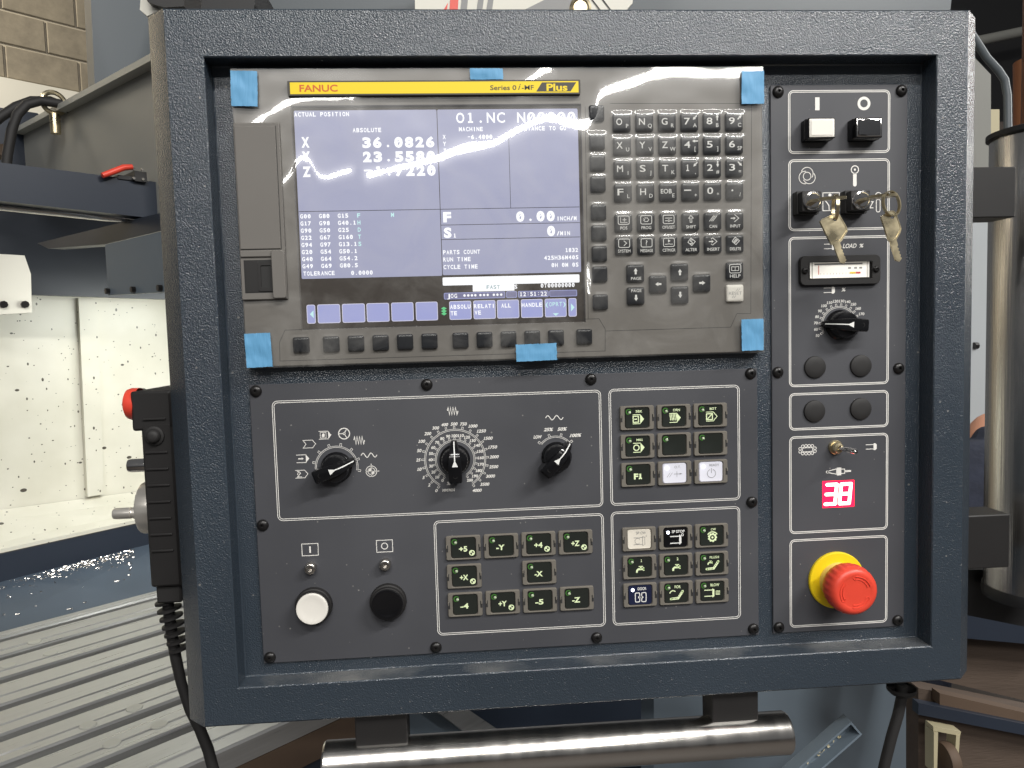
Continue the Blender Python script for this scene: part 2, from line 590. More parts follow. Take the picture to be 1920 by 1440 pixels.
def rr(w, h, r, z, n=4, cx=0, cy=0):
    # rounded rectangle outline, counter-clockwise
    r = max(0.01, min(r, w / 2 - .001, h / 2 - .001))
    o = []
    for qx, qy, a in ((1, -1, -90), (1, 1, 0), (-1, 1, 90), (-1, -1, 180)):
        for i in range(n + 1):
            t = R(a + 90 * i / n)
            o.append((cx + qx * (w / 2 - r) + r * math.cos(t), cy + qy * (h / 2 - r) + r * math.sin(t), z))
    return o


_g = {}
_fc = bpy.data.curves.new('lettering', 'FONT')
_fo = bpy.data.objects.new('lettering', _fc)
col.objects.link(_fo)


def raw_glyph(string, bold, shear):
    k = (string, bold, shear)
    if k not in _g:
        _fc.body = string
        _fc.size = 1.0
        _fc.resolution_u = 3
        _fc.offset = bold
        _fc.shear = shear
        _fc.fill_mode = 'FRONT'
        dg = bpy.context.evaluated_depsgraph_get()
        dg.update()
        ev = _fo.evaluated_get(dg)
        me = ev.to_mesh()
        vs_ = [(v.co.x, v.co.y) for v in me.vertices]
        fs = [tuple(p.vertices) for p in me.polygons]
        ev.to_mesh_clear()
        _g[k] = (vs_, fs)
    return _g[k]


def advance(ch):
    k = ('adv', ch)
    if k not in _g:
        wid = lambda q: (lambda xs: max(xs) - min(xs))([v[0] for v in raw_glyph(q, 0, 0)[0]])
        _g[k] = 0.46 if ch == '1' else wid('H' + ch + 'H') - wid('HH')
    return _g[k]


def glyphs(string, bold=0.0, shear=0.0):
    # lettering composed character by character; the figure one gets a flag and a foot
    k = ('str', string, bold, shear)
    if k not in _g:
        vs_, fs, pen = [], [], 0.0
        for ch in string:
            n0 = len(vs_)
            if ch == '1':
                t = .045 + bold
                one = [[(.23 - t, 0), (.23 + t, 0), (.23 + t, CAP), (.23 - t, CAP)], [(.23 - t, CAP), (.07, CAP - .12 - t), (.07, CAP - .12 + t * .8), (.23 - t, CAP - t * 1.7)][::-1], [(.07, -bold), (.23 - t, -bold), (.23 - t, t * 1.7), (.07, t * 1.7)], [(.23 + t, -bold), (.39, -bold), (.39, t * 1.7), (.23 + t, t * 1.7)]]
                for q in one:
                    n1 = len(vs_)
                    vs_.extend([(x + y * shear + pen, y) for x, y in q])
                    fs.append(tuple(range(n1, n1 + 4)))
            elif ch != ' ':
                v_, f_ = raw_glyph(ch, bold, shear)
                vs_.extend([(x + pen, y) for x, y in v_])
                fs.extend([tuple(i + n0 for i in q) for q in f_])
            pen += advance(ch)
        x0 = min([v[0] for v in vs_] or [0])
        x1 = max([v[0] for v in vs_] or [1])
        vs_ = [(a - x0, b) for a, b in vs_]
        _g[k] = (vs_, fs, x1 - x0, CAP + 2 * bold)
    return _g[k]


CAP = 0.69


def tag(o, label=None, cat=None, group=None, kind=None):
    if label:
        o['label'] = label
    if cat:
        o['category'] = cat
    if group:
        o['group'] = group
    if kind:
        o['kind'] = kind
    return o


def empty(name, loc, rz=0.0):
    o = bpy.data.objects.new(name, None)
    o.empty_display_size = 0.05
    col.objects.link(o)
    o.location = loc
    o.rotation_euler = (0, 0, rz)
    return o

# ================================================================== control pendant
ORG = Vector((0, 0, 1.43))
P0 = (58.7, -442.0, 0.0)
pend = empty('control_pendant', ORG + Vector(V(P0)))
tag(pend, 'dark blue machine control pendant with display, keypad, knobs and red emergency stop', 'control panel')
OFF = Vector(V(P0))


def part(mb, name, m, loc=(0, 0, 0), label=None, **k):
    o = mb.build(name, m, pend, None, label=label, **k)
    o.location = Vector(V(loc)) - OFF
    return o


def copy_part(src, loc, name=None):
    o = link(name or src.name.split('.')[0], src.data, pend)
    o.location = Vector(V(loc)) - OFF
    return o


def sub(mb, name, m, par, **k):
    return mb.build(name, m, par, **k)


# ---- housing: folded sheet with a recessed front, slanted left and right borders
FX0, FX1, FY0, FY1, FZ = -242.5, 360.0, -382.7, 148.4, 19.0
OX0, OX1, OY0, OY1 = -216.0, 334.4, -353.1, 114.3


def q4(x0, x1, y0, y1, z):
    return [(x0, y0, z), (x1, y0, z), (x1, y1, z), (x0, y1, z)]


b = MB()
e = 1.2
b.loops([q4(FX0 - 16.5, FX1 + 16.5, FY0, FY1, -95), q4(FX0 - 16.5, FX1 + 16.5, FY0, FY1, 3.2), q4(FX0 - 15.9, FX1 + 15.9, FY0, FY1, 4.2),
         q4(FX0 - .7, FX1 + .7, FY0, FY1, FZ - 1.0), q4(FX0 + .5, FX1 - .5, FY0 + e, FY1 - e, FZ),
         q4(OX0 - .8, OX1 + .8, OY0 - .8, OY1 + .8, FZ), q4(OX0, OX1, OY0, OY1, FZ - .8), q4(OX0, OX1, OY0, OY1, .8), q4(OX0 + .8, OX1 - .8, OY0 + .8, OY1 - .8, 0)], True, True)
part(b, 'housing', 'coat', angle=20)

# ---- lower switch plate and right-hand plate
PLX0, PLX1, PLY0, PLY1 = -201.0, 198.0, -342.7, -123.4
SLX0, SLX1, SLY0, SLY1 = 210.0, 322.0, -342.4, 98.2
ZP = 2.0
b = MB()
b.box(PLX0, PLX1, PLY0, PLY1, 0.2, ZP, 0.4)
plate = part(b, 'switch_plate', 'plate')
b = MB()
b.box(SLX0, SLX1, SLY0, SLY1, 0.2, ZP, 0.4)
splate = part(b, 'side_switch_plate', 'plate')
PZ = ZP + 0.12


def border(par, x0, x1, y0, y1, r=4.0, gap=1.35, wd=0.5):
    b = MB()
    w_, h_ = x1 - x0, y1 - y0
    cx, cy = (x0 + x1) / 2, (y0 + y1) / 2
    for d in (0, gap):
        lp = [(p[0], p[1]) for p in rr(w_ - 2 * d, h_ - 2 * d, r - d, 0, 5, cx, cy)]
        b.stroke(lp, wd, PZ, True)
    sub(b, 'printed_border', 'print', par)


border(plate, -184.4, 70.6, -229.8, -136.6)
border(plate, 77.1, 183.0, -229.4, -136.3)
border(plate, -64.3, 70.7, -327.8, -235.6)
border(plate, 77.0, 182.6, -327.8, -235.0)
for y0, y1 in ((45.4, 93.8), (-14.9, 40.4), (-139.2, -20.2), (-174.4, -144.8), (-259.5, -179.9), (-338.0, -264.8)):
    border(splate, 224.4, 307.2, y0, y1, gap=1.2, wd=0.62)

# ---- hex socket button screws
b = MB()
hx = []
n = 24
prof = [(4.6, 0), (4.6, .5), (4.3, 1.3), (3.5, 2.1), (2.3, 2.6), (1.6, 2.75)]
lp = [[(r * math.cos(2 * math.pi * i / n), r * math.sin(2 * math.pi * i / n), z) for i in range(n)] for r, z in prof]
for z, k in ((2.72, 1.0), (1.1, 0.96)):
    o = []
    for i in range(n):
        a = 2 * math.pi * i / n
        rr_ = 1.35 * k * math.cos(math.pi / 6) / math.cos((a % (math.pi / 3)) - math.pi / 6)
        o.append((rr_ * math.cos(a), rr_ * math.sin(a), z))
    lp.append(o)
b.loops(lp, False, True)
scr0 = None
spots = [(-196.1, -128.4), (-65.9, -127.7), (63.0, -127.7), (192.4, -127.4), (192.6, -231.8), (193.2, -337.4), (63.2, -337.2), (-66.2, -337.6), (-195.9, -338.0), (-196.2, -232.6),
         (216.0, 92.9), (316.5, 93.2), (214.8, -127.2), (315.8, -127.2), (214.8, -337.3), (316.4, -337.2)]
for i, (x, y) in enumerate(spots):
    if scr0 is None:
        scr0 = part(b, 'screw', 'screw', (x, y, ZP))
    else:
        o = copy_part(scr0, (x, y, ZP))
        o.rotation_euler = (0, R(17 * i), 0)

# ================================================================== display and keypad unit
b = MB()
UX0, UX1, UY0, UY1, UZ = -200.0, 200.0, -110.0, 109.0, 10.0
WX0, WX1, WY0, WY1 = -158.2, 58.6, -83.0, 82.6      # display window
b.loops([q4(UX0, UX1, UY0, UY1, .2), q4(UX0, UX1, UY0, UY1, UZ - .8), q4(UX0 + .8, UX1 - .8, UY0 + .8, UY1 - .8, UZ),
         q4(WX0, WX1, WY0, WY1, UZ), q4(WX0 + .6, WX1 - .6, WY0 + .6, WY1 - .6, 7.6)], False, False)
bez = part(b, 'display_bezel', 'bezel', angle=25)
# joints of the key sheets
b = MB()
UG = UZ + .06
b.stroke([(-174.9, -105.7), (-174.6, -91.7), (-170.1, -82.6), (69.0, -80.4), (73.7, -88.6), (73.3, -105.6), (-174.9, -105.7)], .35, UG)
b.stroke([(74.1, -90.1), (173.4, -89.9), (178.5, -79.4), (189.7, -79.7), (191.4, 81.8), (81.2, 82.6)], .35, UG)
b.stroke([(61.7, 80.3), (60.6, -80.4)], .35, UG)
sub(b, 'sheet_joint', 'groove', bez)

# name banner
BNZ = 14.3
b = MB()
b.loops([rr(216.6, 10.5, .5, UZ + .1, 2, -50.6, 93.7), rr(216.6, 10.5, .5, BNZ - .1, 2, -50.6, 93.7)], False, True)
ban = part(b, 'name_banner', 'bannerk')
b = MB()
b.rect(-157.0, 89.5, 56.2, 97.9, BNZ)
sub(b, 'yellow_strip', 'bannery', ban)
b = MB()
b.text('FANUC', -150.2, 93.8, 5.0, BNZ + .1, w=27.6, bold=.022, align='L')
sub(b, 'red_lettering', 'bannerr', ban)
b = MB()
b.text('Series 0', -10.3, 93.4, 3.5, BNZ + .1, w=19.6, bold=.012, align='L')
b.text('i', 10.6, 94.0, 4.6, BNZ + .1, bold=.005, shear=.35, align='L')
b.text('-MF', 13.4, 93.4, 3.5, BNZ + .1, w=9.0, bold=.008, align='L')
b.flat([(24.2, 90.4), (50.2, 90.4), (54.6, 97.0), (28.6, 97.0)], BNZ + .1)
sub(b, 'black_lettering', 'bannerk', ban)
b = MB()
b.text('Plus', 32.0, 93.6, 5.4, BNZ + .2, w=15.8, bold=.03, align='L')
sub(b, 'plus_lettering', 'bannery', ban)

# memory card cover and data socket at the left edge
b = MB()
b.box(-199.6, -166.4, -59.5, 69.4, UZ - .6, UZ + 3.2, .5)
cov = part(b, 'card_slot_cover', 'slot')
b = MB()
b.box(-198.6, -169.4, -22.2, 67.0, UZ + 2.6, UZ + 3.9, .3)
sub(b, 'lid', 'slot', cov)
b = MB()
b.stroke([(-169.0, 67.2), (-169.0, -22.6), (-199.0, -22.6)], .45, UZ + 3.28)
b.rect(-197.0, -54.5, -168.6, -30.2, UZ + 3.28)
sub(b, 'shadow_gap', 'groove', cov)
b = MB()
b.box(-196.4, -186.6, -54.0, -30.8, UZ + 2.8, UZ + 3.5, .2)
b.loops([rr(11.0, 21.6, 1.2, UZ + 3.4, 3, -181.4, -42.6), rr(11.0, 21.6, 1.2, UZ + 4.0, 3, -181.4, -42.6), rr(7.6, 16.6, .8, UZ + 4.0, 3, -181.0, -42.6), rr(7.0, 16.0, .6, UZ - 3, 3, -181.0, -42.6)], False, True)
sub(b, 'data_socket', 'blackmatte', cov)
b = MB()
b.box(-181.4, -179.8, -49.0, -36.5, UZ - 2.6, UZ + 2.0)
b.box(-184.0, -177.6, -52.2, -50.9, UZ - 2.0, UZ + 3.6)
sub(b, 'socket_tongue', 'steel', cov)
b = MB()
b.loops([rr(9.5, 35.5, 1.6, UZ + 2.8, 4, -171.6, -41.2), rr(9.5, 35.5, 1.6, UZ + 5.4, 4, -171.6, -41.2), rr(8.5, 34.5, 1.2, UZ + 6.0, 4, -171.6, -41.2)], False, True)
b.box(-199.0, -176.0, -28.0, -23.4, UZ + 2.8, UZ + 4.6, .4)
sub(b, 'socket_flap', 'slot', cov)

# ---- keypad keys
KW, KH = 13.8, 13.4


def key_mesh(w_, h_, top=2.6):
    b = MB()
    b.loops([rr(w_, h_, 1.5, 0, 3), rr(w_, h_, 1.5, top - 1.2, 3), rr(w_ - .7, h_ - .7, 1.3, top - .5, 3), rr(w_ - 1.9, h_ - 1.9, 1.0, top - .08, 3), rr(w_ - 4.5, h_ - 4.5, .8, top, 3)], False, True)
    return b


KZ = UZ + .05
kt = 2.6 + .06
proto = {}


def key(x, y, legend=None, m='key', size=None, name='key'):
    sz = size or (KW, KH)
    kk = (sz, m)
    if kk not in proto:
        proto[kk] = part(key_mesh(*sz), name, m, (x, y, KZ))
        k = proto[kk]
    else:
        k = copy_part(proto[kk], (x, y, KZ), name)
    if legend:
        b = MB()
        legend(b)
        sub(b, 'legend', 'ink' if m == 'key' else 'greyink', k)
    return k


def two(a, c, extra=None):
    def f(b):
        if a == '-':
            b.rect(-5.2, .6, .4, 1.5, kt)
        elif a == '.':
            b.disc(-2.2, .4, .75, kt, 10)
        elif a == 'EOB':
            b.text(a, -1.6, .6, 3.4, kt, w=8.6, bold=.008)
        else:
            b.text(a, -2.2, .5, 5.0, kt, w=4.6 if a not in '1' else None, bold=.008)
        if c:
            b.text(c, 3.9, -2.7, 2.9, kt, bold=.0, w=(3.6 if c == 'SP' else None))
        if extra:
            t = R(extra)
            ux, uy = math.cos(t), math.sin(t)
            p = lambda s_, o: (3.9 + ux * s_ - uy * o, 3.0 + uy * s_ + ux * o)
            b.flat([p(-2.2, .45), p(-2.2, -.45), p(.2, -.45), p(.2, .45)], kt)
            b.flat([p(.1, -1.2), p(2.3, 0), p(.1, 1.2)], kt)
    return f


rows = [[('O', 'P'), ('N', 'Q'), ('G', 'R'), ('7', 'A', 225), ('8', 'B', 90), ('9', 'C', 45)],
        [('X', 'U'), ('Y', 'V'), ('Z', 'W'), ('4', '[', 180), ('5', ']', None), ('6', 'SP', 0)],
        [('M', 'I'), ('S', 'J'), ('T', 'K'), ('1', ',', 225), ('2', '#', 270), ('3', '=', 315)],
        [('F', 'L'), ('H', 'D'), ('EOB', 'E'), ('-', '+'), ('0', '*'), ('.', '/')]]
KX = [89.3 + 17.52 * i for i in range(6)]
for r_, row in enumerate(rows):
    for c_, q in enumerate(row):
        key(KX[c_], 67.7 - 17.55 * r_, two(*q))


def screen_icon(b, y=2.0):
    b.stroke([(p[0], p[1]) for p in rr(8.6, 6.4, 1.2, 0, 3, 0, y)], .5, kt, True)


def diamond(b, x, y, s_, side=0):
    if side == 0:
        b.stroke([(x, y + s_), (x + s_, y), (x, y - s_), (x - s_, y)], .5, kt, True)
    else:
        b.stroke([(x - .4 * s_, y + s_), (x + s_ * .75, y), (x - .4 * s_, y - s_)], .5, kt)


def icon(kind):
    def f(b):
        if kind in ('POS', 'PROG', 'OFS/SET', 'SYSTEM', 'MESSAGE', 'CSTM/GR'):
            screen_icon(b)
        if kind == 'POS':
            b.stroke([(-2.4, 4.2), (-2.4, .2), (2.8, .2)], .4, kt)
            b.stroke([(-.9, 2.3), (2.1, 2.3)], .45, kt)
            b.stroke([(.6, 3.6), (.6, 1.0)], .45, kt)
        elif kind == 'PROG':
            b.stroke([(-1.4, 3.4), (.9, 3.4), (2.0, 2.0), (.9, .6), (-1.4, .6)], .45, kt)
            b.stroke([(-2.2, 2.9), (-1.1, 2.0), (-2.2, 1.1)], .45, kt)
        elif kind == 'OFS/SET':
            b.stroke([(-2.8, 3.0), (2.8, 3.0)], .5, kt)
            b.stroke([(-2.8, 1.0), (2.8, 1.0)], .5, kt)
            b.disc(.2, 1.0, .9, kt, 8)
        elif kind == 'SYSTEM':
            diamond(b, .5, 2.0, 1.9, 1)
        elif kind == 'MESSAGE':
            b.text('?', 0, 2.0, 3.8, kt, bold=.005)
        elif kind == 'CSTM/GR':
            b.flat([(-.6, 4.4), (1.2, 3.1), (-.6, 1.8)], kt)
            b.stroke([(-3.2, .6), (-.8, .6), (0, 1.0), (.8, .6), (3.2, .6)], .45, kt)
        elif kind == 'SHIFT':
            b.stroke([(-.7, -.6), (-.7, 2.6), (-1.8, 2.6), (0, 4.8), (1.8, 2.6), (.7, 2.6), (.7, -.6)], .45, kt, True)
        elif kind == 'CAN':
            for d in (-1.3, 0, 1.3):
                b.stroke([(d - 1.7, .0), (d + 1.9, 4.4)], .45, kt)
        elif kind in ('INPUT', 'INSERT'):
            b.stroke([(-.6, 4.8), (2.8, 2.0), (-.6, -.8)], .5, kt)
            if kind == 'INSERT':
                b.stroke([(-.6, 4.8), (-1.8, 3.8)], .5, kt)
                b.stroke([(-.6, -.8), (-1.8, .2)], .5, kt)
            b.rect(-3.6, 1.65, -1.2, 2.35, kt)
            b.flat([(-1.3, .9), (.3, 2.0), (-1.3, 3.1)], kt)
        elif kind == 'ALTER':
            b.stroke([(-.2, 5.0), (3.2, 2.2), (.4, -.8), (-2.6, 1.8)], .5, kt, True)
            b.text('S', .2, 2.1, 3.6, kt, bold=.01)
        elif kind == 'DELETE':
            b.stroke([(-.2, 5.0), (3.2, 2.2), (.4, -.8), (-2.6, 1.8)], .5, kt, True)
            for d in (-.9, .1, 1.1):
                b.stroke([(d - 1.1, .7), (d + 1.3, 3.6)], .5, kt)
        wd = {'POS': 5.4, 'PROG': 7.6, 'OFS/SET': 9.8, 'SHIFT': 7.6, 'CAN': 6.0, 'INPUT': 8.2, 'SYSTEM': 9.6, 'MESSAGE': 9.8, 'CSTM/GR': 10, 'ALTER': 9.2, 'INSERT': 9.8, 'DELETE': 8.8}[kind]
        b.text(kind, 0, -3.9, 2.3, kt, w=wd, bold=.008)
    return f


for r_, row in enumerate((('POS', 'PROG', 'OFS/SET', 'SHIFT', 'CAN', 'INPUT'), ('SYSTEM', 'MESSAGE', 'CSTM/GR', 'ALTER', 'INSERT', 'DELETE'))):
    for c_, q in enumerate(row):
        key(KX[c_] - .1, -7.8 - 17.5 * r_, icon(q))


def arrow(deg, word=None):
    def f(b):
        t = R(deg)
        ux, uy = math.cos(t), math.sin(t)
        oy = 0 if not word else (1.6 if deg == 90 else -1.6)
        p = lambda s_, o: (ux * s_ - uy * o, oy + uy * s_ + ux * o)
        b.flat([p(-2.4, .75), p(-2.4, -.75), p(.1, -.75), p(.1, .75)], kt)
        b.flat([p(0, -1.6), p(2.4, 0), p(0, 1.6)], kt)
        if word:
            b.text('PAGE', .3, -3.9 if deg == 90 else 4.0, 2.2, kt, w=8.0, bold=.008)
    return f


key(97.8, -46.4, arrow(90, 1))
key(97.8, -63.7, arrow(270, 1))
key(115.4, -55.1, arrow(180))
key(132.6, -46.3, arrow(90))
key(132.6, -63.8, arrow(270))
key(150.1, -55.0, arrow(0))


def help_legend(b):
    b.stroke([(p[0], p[1]) for p in rr(9.0, 6.6, 1.2, 0, 3, 0, 1.6)], .5, kt, True)
    b.stroke([(-2.8, 3.2), (-2.8, .2), (0, .0), (2.8, .2), (2.8, 3.2), (0, 3.0), (-2.8, 3.2)], .45, kt)
    b.stroke([(0, 3.0), (0, 0)], .4, kt)
    b.text('HELP', 0, -4.0, 2.5, kt, w=8.4, bold=.01)


key(176.4, -46.2, help_legend)


def reset_legend(b):
    b.text('RESET', 0, 0, 2.4, kt, w=10.4, bold=.0)
    for s_, d in ((1, 0), (1, 1.6), (-1, 0), (-1, 1.6)):
        x = .6 + d if s_ > 0 else -2.8 + d
        y = 1.8 if s_ > 0 else -3.6
        b.stroke([(x, y), (x + 1.6, y + 1.8)], .35, kt)


key(176.4, -63.6, reset_legend, 'ivory')
for y in (75.0, 53.7, 37.9, 22.0, .8, -15.0, -30.8, -46.4, -67.7):
    key(70.1, y, None, 'key', (11.8, 11.9), 'soft_key')
for x in (-158.4, -136.1, -117.6, -99.1, -80.7, -62.2, -38.6, -20.2, -1.8, 16.6, 35.0, 57.0):
    key(x, -94.1, None, 'key', (12.2, 11.9), 'soft_key')

# ---- display
b = MB()
b.rect(WX0 + .5, WY0 + .5, WX1 - .5, WY1 - .5, 7.7)
lcd = part(b, 'display_screen', 'lcd', label='lit lilac display with white position read-out')
SZ = 7.8
T0, T1, T2 = SZ, SZ + .06, SZ + .12
splx = -50.9
b = MB()
ybl = -44.5
ybr = -44.1
b.flat([(p[0], p[1]) for p in rr(splx + 156.4, 79.6 - ybl, 1.0, 0, 3, (splx - 156.4) / 2, (79.6 + ybl) / 2)], T0)
sub(b, 'display_field', 'field', lcd)
b = MB()
b.flat([(p[0], p[1]) for p in rr(56.2 - splx - .5, 79.6 - ybr, 1.0, 0, 3, (56.2 + splx + .5) / 2, (79.6 + ybr) / 2)], T0)
sub(b, 'display_field', 'field', lcd)
b = MB()
yl = 5.6
b.stroke([(-156, yl), (56, yl)], .5, T1)
b.stroke([(3.0, 50.5 + 12), (3.0, yl)], .4, T1)
for y in (-6.3, -17.2):
    b.stroke([(splx, y), (56, y)], .5, T1)
sub(b, 'display_line', 'line', lcd)


def stx(items, mname, bold=.02):
    b = MB()
    for s_, (xa, ya), (xb, yb), h in items:
        b.mono(s_, xa, xb, (ya + yb) / 2, h, T2, bold)
    sub(b, 'display_text', mname, lcd)


BIG, SML = 7.9, 3.2
stx([('X', (-152.6, 57.0), (-145.3, 57.0), BIG), ('Y', (-152.7, 46.5), (-145.3, 46.4), BIG), ('Z', (-152.8, 35.5), (-145.2, 35.4), BIG),
     ('36.0826', (-107.8, 56.6), (-52.5, 56.0), BIG), ('23.5580', (-107.8, 46.1), (-52.4, 45.5), BIG), ('-1.7220', (-107.8, 35.6), (-52.3, 34.9), BIG),
     ('F', (-49.4, 0.2), (-41.8, 0.1), BIG), ('0.00', (6.2, -0.1), (37.5, -0.6), BIG), ('S', (-49.3, -11.5), (-41.9, -11.6), BIG), ('0', (29.7, -11.6), (37.5, -11.8), BIG)], 'white', .055)
stx([('O1.NC N00000', (-37.1, 73.7), (55.2, 73.4), BIG * .98)], 'white', .018)
rows_ = [('G00', 'G80', 'G15', 'F'), ('G17', 'G98', 'G40.1', 'H'), ('G90', 'G50', 'G25', 'D'), ('G22', 'G67', 'G160', 'T'), ('G94', 'G97', 'G13.1', 'S'), ('G20', 'G54', 'G50.1', ''), ('G40', 'G64', 'G54.2', ''), ('G49', 'G69', 'G80.5', '')]
x1_, x2_, x3_, x4_, x5_ = -155.7, -141.8, -127.9, -113.4, -88.1
y0_, dy_ = 2.2, 5.3
cw = 2.8
it, cy_ = [], []
for i, (p, q, s_, l_) in enumerate(rows_):
    y = y0_ - dy_ * i
    for xx, t in ((x1_, p), (x2_, q), (x3_, s_)):
        it.append((t, (xx, y), (xx + cw * len(t), y), SML))
    if l_:
        cy_.append((l_, (x4_, y), (x4_ + cw, y), SML))
cy_.append(('M', (x5_, y0_), (x5_ + cw, y0_), SML))
stx(it, 'white', .035)
stx(cy_, 'cyan', .03)
stx([('ACTUAL POSITION', (-156.4, 77.1), (-115.7, 76.8), SML), ('ABSOLUTE', (-114.0, 65.2), (-92.4, 65.0), SML), ('MACHINE', (-34.8, 65.2), (-16.2, 65.0), SML), ('DISTANCE TO GO', (9.3, 65.3), (47.4, 65.1), SML),
     ('X', (-47.3, 59.5), (-44.3, 59.5), SML), ('Y', (-47.2, 54.4), (-44.2, 54.4), SML), ('Z', (-47.1, 49.3), (-44.1, 49.3), SML), ('-6.4000', (-28.5, 59.3), (-9.2, 59.3), SML), ('-5.4420', (-28.5, 54.1), (-9.3, 54.0), SML),
     ('TOLERANCE', (-155.2, -40.3), (-131.5, -40.5), SML), ('0.0000', (-119.7, -40.6), (-103.0, -40.7), SML), ('INCH/M', (37.9, -2.9), (53.8, -2.6), SML), ('1', (-41.8, -14.2), (-38.8, -14.2), SML), ('/MIN', (37.6, -14.0), (48.5, -14.1), SML),
     ('PARTS COUNT', (-49.9, -26.6), (-21.2, -26.8), SML), ('RUN TIME', (-49.9, -32.1), (-28.6, -32.2), SML), ('CYCLE TIME', (-49.9, -37.7), (-23.4, -38.0), SML),
     ('1832', (44.0, -26.9), (54.4, -27.0), SML), ('425H36M40S', (27.4, -32.4), (54.6, -32.6), SML), ('0H 0M 0S', (33.0, -38.1), (54.5, -38.2), SML),
     ('S', (3.9, -53.9), (6.6, -54.0), SML), ('0T00000000', (24.2, -53.5), (51.1, -53.8), SML)], 'white', .03)


def sbox(p, q, m, border_=None, r=1.2):
    (xa, ya), (xb, yb) = p, q
    b = MB()
    cx, cy = (xa + xb) / 2, (ya + yb) / 2
    w_, h_ = abs(xb - xa), abs(ya - yb)
    b.flat([(p_[0], p_[1]) for p_ in rr(w_, h_, r, 0, 3, cx, cy)], T0)
    o = sub(b, 'screen_button' if border_ else 'status_box', m, lcd)
    if border_:
        b = MB()
        b.stroke([(p_[0], p_[1]) for p_ in rr(w_ - .4, h_ - .4, r, 0, 3, cx, cy)], .45, T1, True)
        sub(b, 'button_border', border_, lcd)
    return cx, cy


yk0, yk1 = -64.0, -78.2
kx_ = [-153.8, -147.4, -145.8, -128.9, -127.4, -110.3, -109.0, -92.0, -90.4, -73.6, -71.9, -55.2]
for i in range(0, 12, 2):
    sbox((kx_[i], yk0), (kx_[i + 1], yk1), 'fieldkey', 'edge')
ky_ = [-46.3, -29.5, -27.9, -10.9, -9.7, 7.3, 8.8, 25.7, 27.3, 44.1, 45.7, 52.0]
for i in range(0, 12, 2):
    sbox((ky_[i], yk0), (ky_[i + 1], yk1), 'fieldkey', 'edge')
yt = -68.2
yt2 = -73.1
stx([('ABSOLU', (ky_[0] + .3, yt), (ky_[1] - .3, yt), SML), ('TE', (ky_[0] + .6, yt2), (ky_[0] + 6.0, yt2), SML), ('RELATI', (ky_[2] + .3, yt), (ky_[3] - .3, yt), SML), ('VE', (ky_[2] + .6, yt2), (ky_[2] + 6.0, yt2), SML),
     ('ALL', (ky_[4] + 3.0, yt), (ky_[4] + 11.0, yt), SML), ('HANDLE', (ky_[6] + .3, yt), (ky_[7] - .3, yt), SML)], 'white', .03)
stx([('(OPRT)', (ky_[8] + .4, yt), (ky_[9] - .4, yt), SML)], 'cyan', .01)
b = MB()
b.flat([(kx_[0] + 2.2, (yk0 + yk1) / 2), (kx_[1] - 1.4, yk1 + 4.2), (kx_[1] - 1.4, yk0 - 4.2)], T1)
b.flat([(ky_[10] + 2.0, yk1 + 4.0), (ky_[11] - 1.6, (yk0 + yk1) / 2), (ky_[10] + 2.0, yk0 - 4.0)], T1)
b.flat([((ky_[8] + ky_[9]) / 2 - 2.4, yk1 + 2.9), ((ky_[8] + ky_[9]) / 2, yk1 + .9), ((ky_[8] + ky_[9]) / 2 + 2.4, yk1 + 2.9)], T1)
sub(b, 'screen_arrow', 'cyan', lcd)
sbox((-50.7, -45.8), (54.8, -52.0), 'white', None, .8)
sbox((-27.9, -51.6), (4.1, -57.1), 'white', None, .3)
b = MB()
b.mono('FAST', -17.5, -6.9, -54.0, 2.8, T2, .0)
sub(b, 'display_text', 'teal', lcd)
for xa, xb in ((-50.1, -3.2), (-2.3, 5.9), (6.8, 30.4), (31.1, 52.6)):
    sbox((xa, -57.6), (xb, -62.5), 'fielddim', 'fieldkey', .7)
ys = -59.9
stx([('JOG', (-47.9, ys), (-39.8, ys), SML), ('12:51:22', (7.8, ys), (29.4, ys), SML)], 'white', .02)
b = MB()
for x in [-34.4, -31.5, -28.7, -26.1, -22.2, -19.4, -16.6, -11.9, -9.1, -6.2]:
    b.disc(x, ys, .95, T2, 8)
sub(b, 'status_dots', 'white', lcd)
b = MB()
gx, gy = (-50.5, -71.4)
for d, m_ in ((2.0, 0), (0, 0), (-2.0, 0)):
    b.flat([(gx - 2.2, gy + d), (gx, gy + d - 1.3), (gx + 2.2, gy + d), (gx, gy + d + 1.3)], T2 + d * .01)
sub(b, 'layer_icon', 'dgreen', lcd)

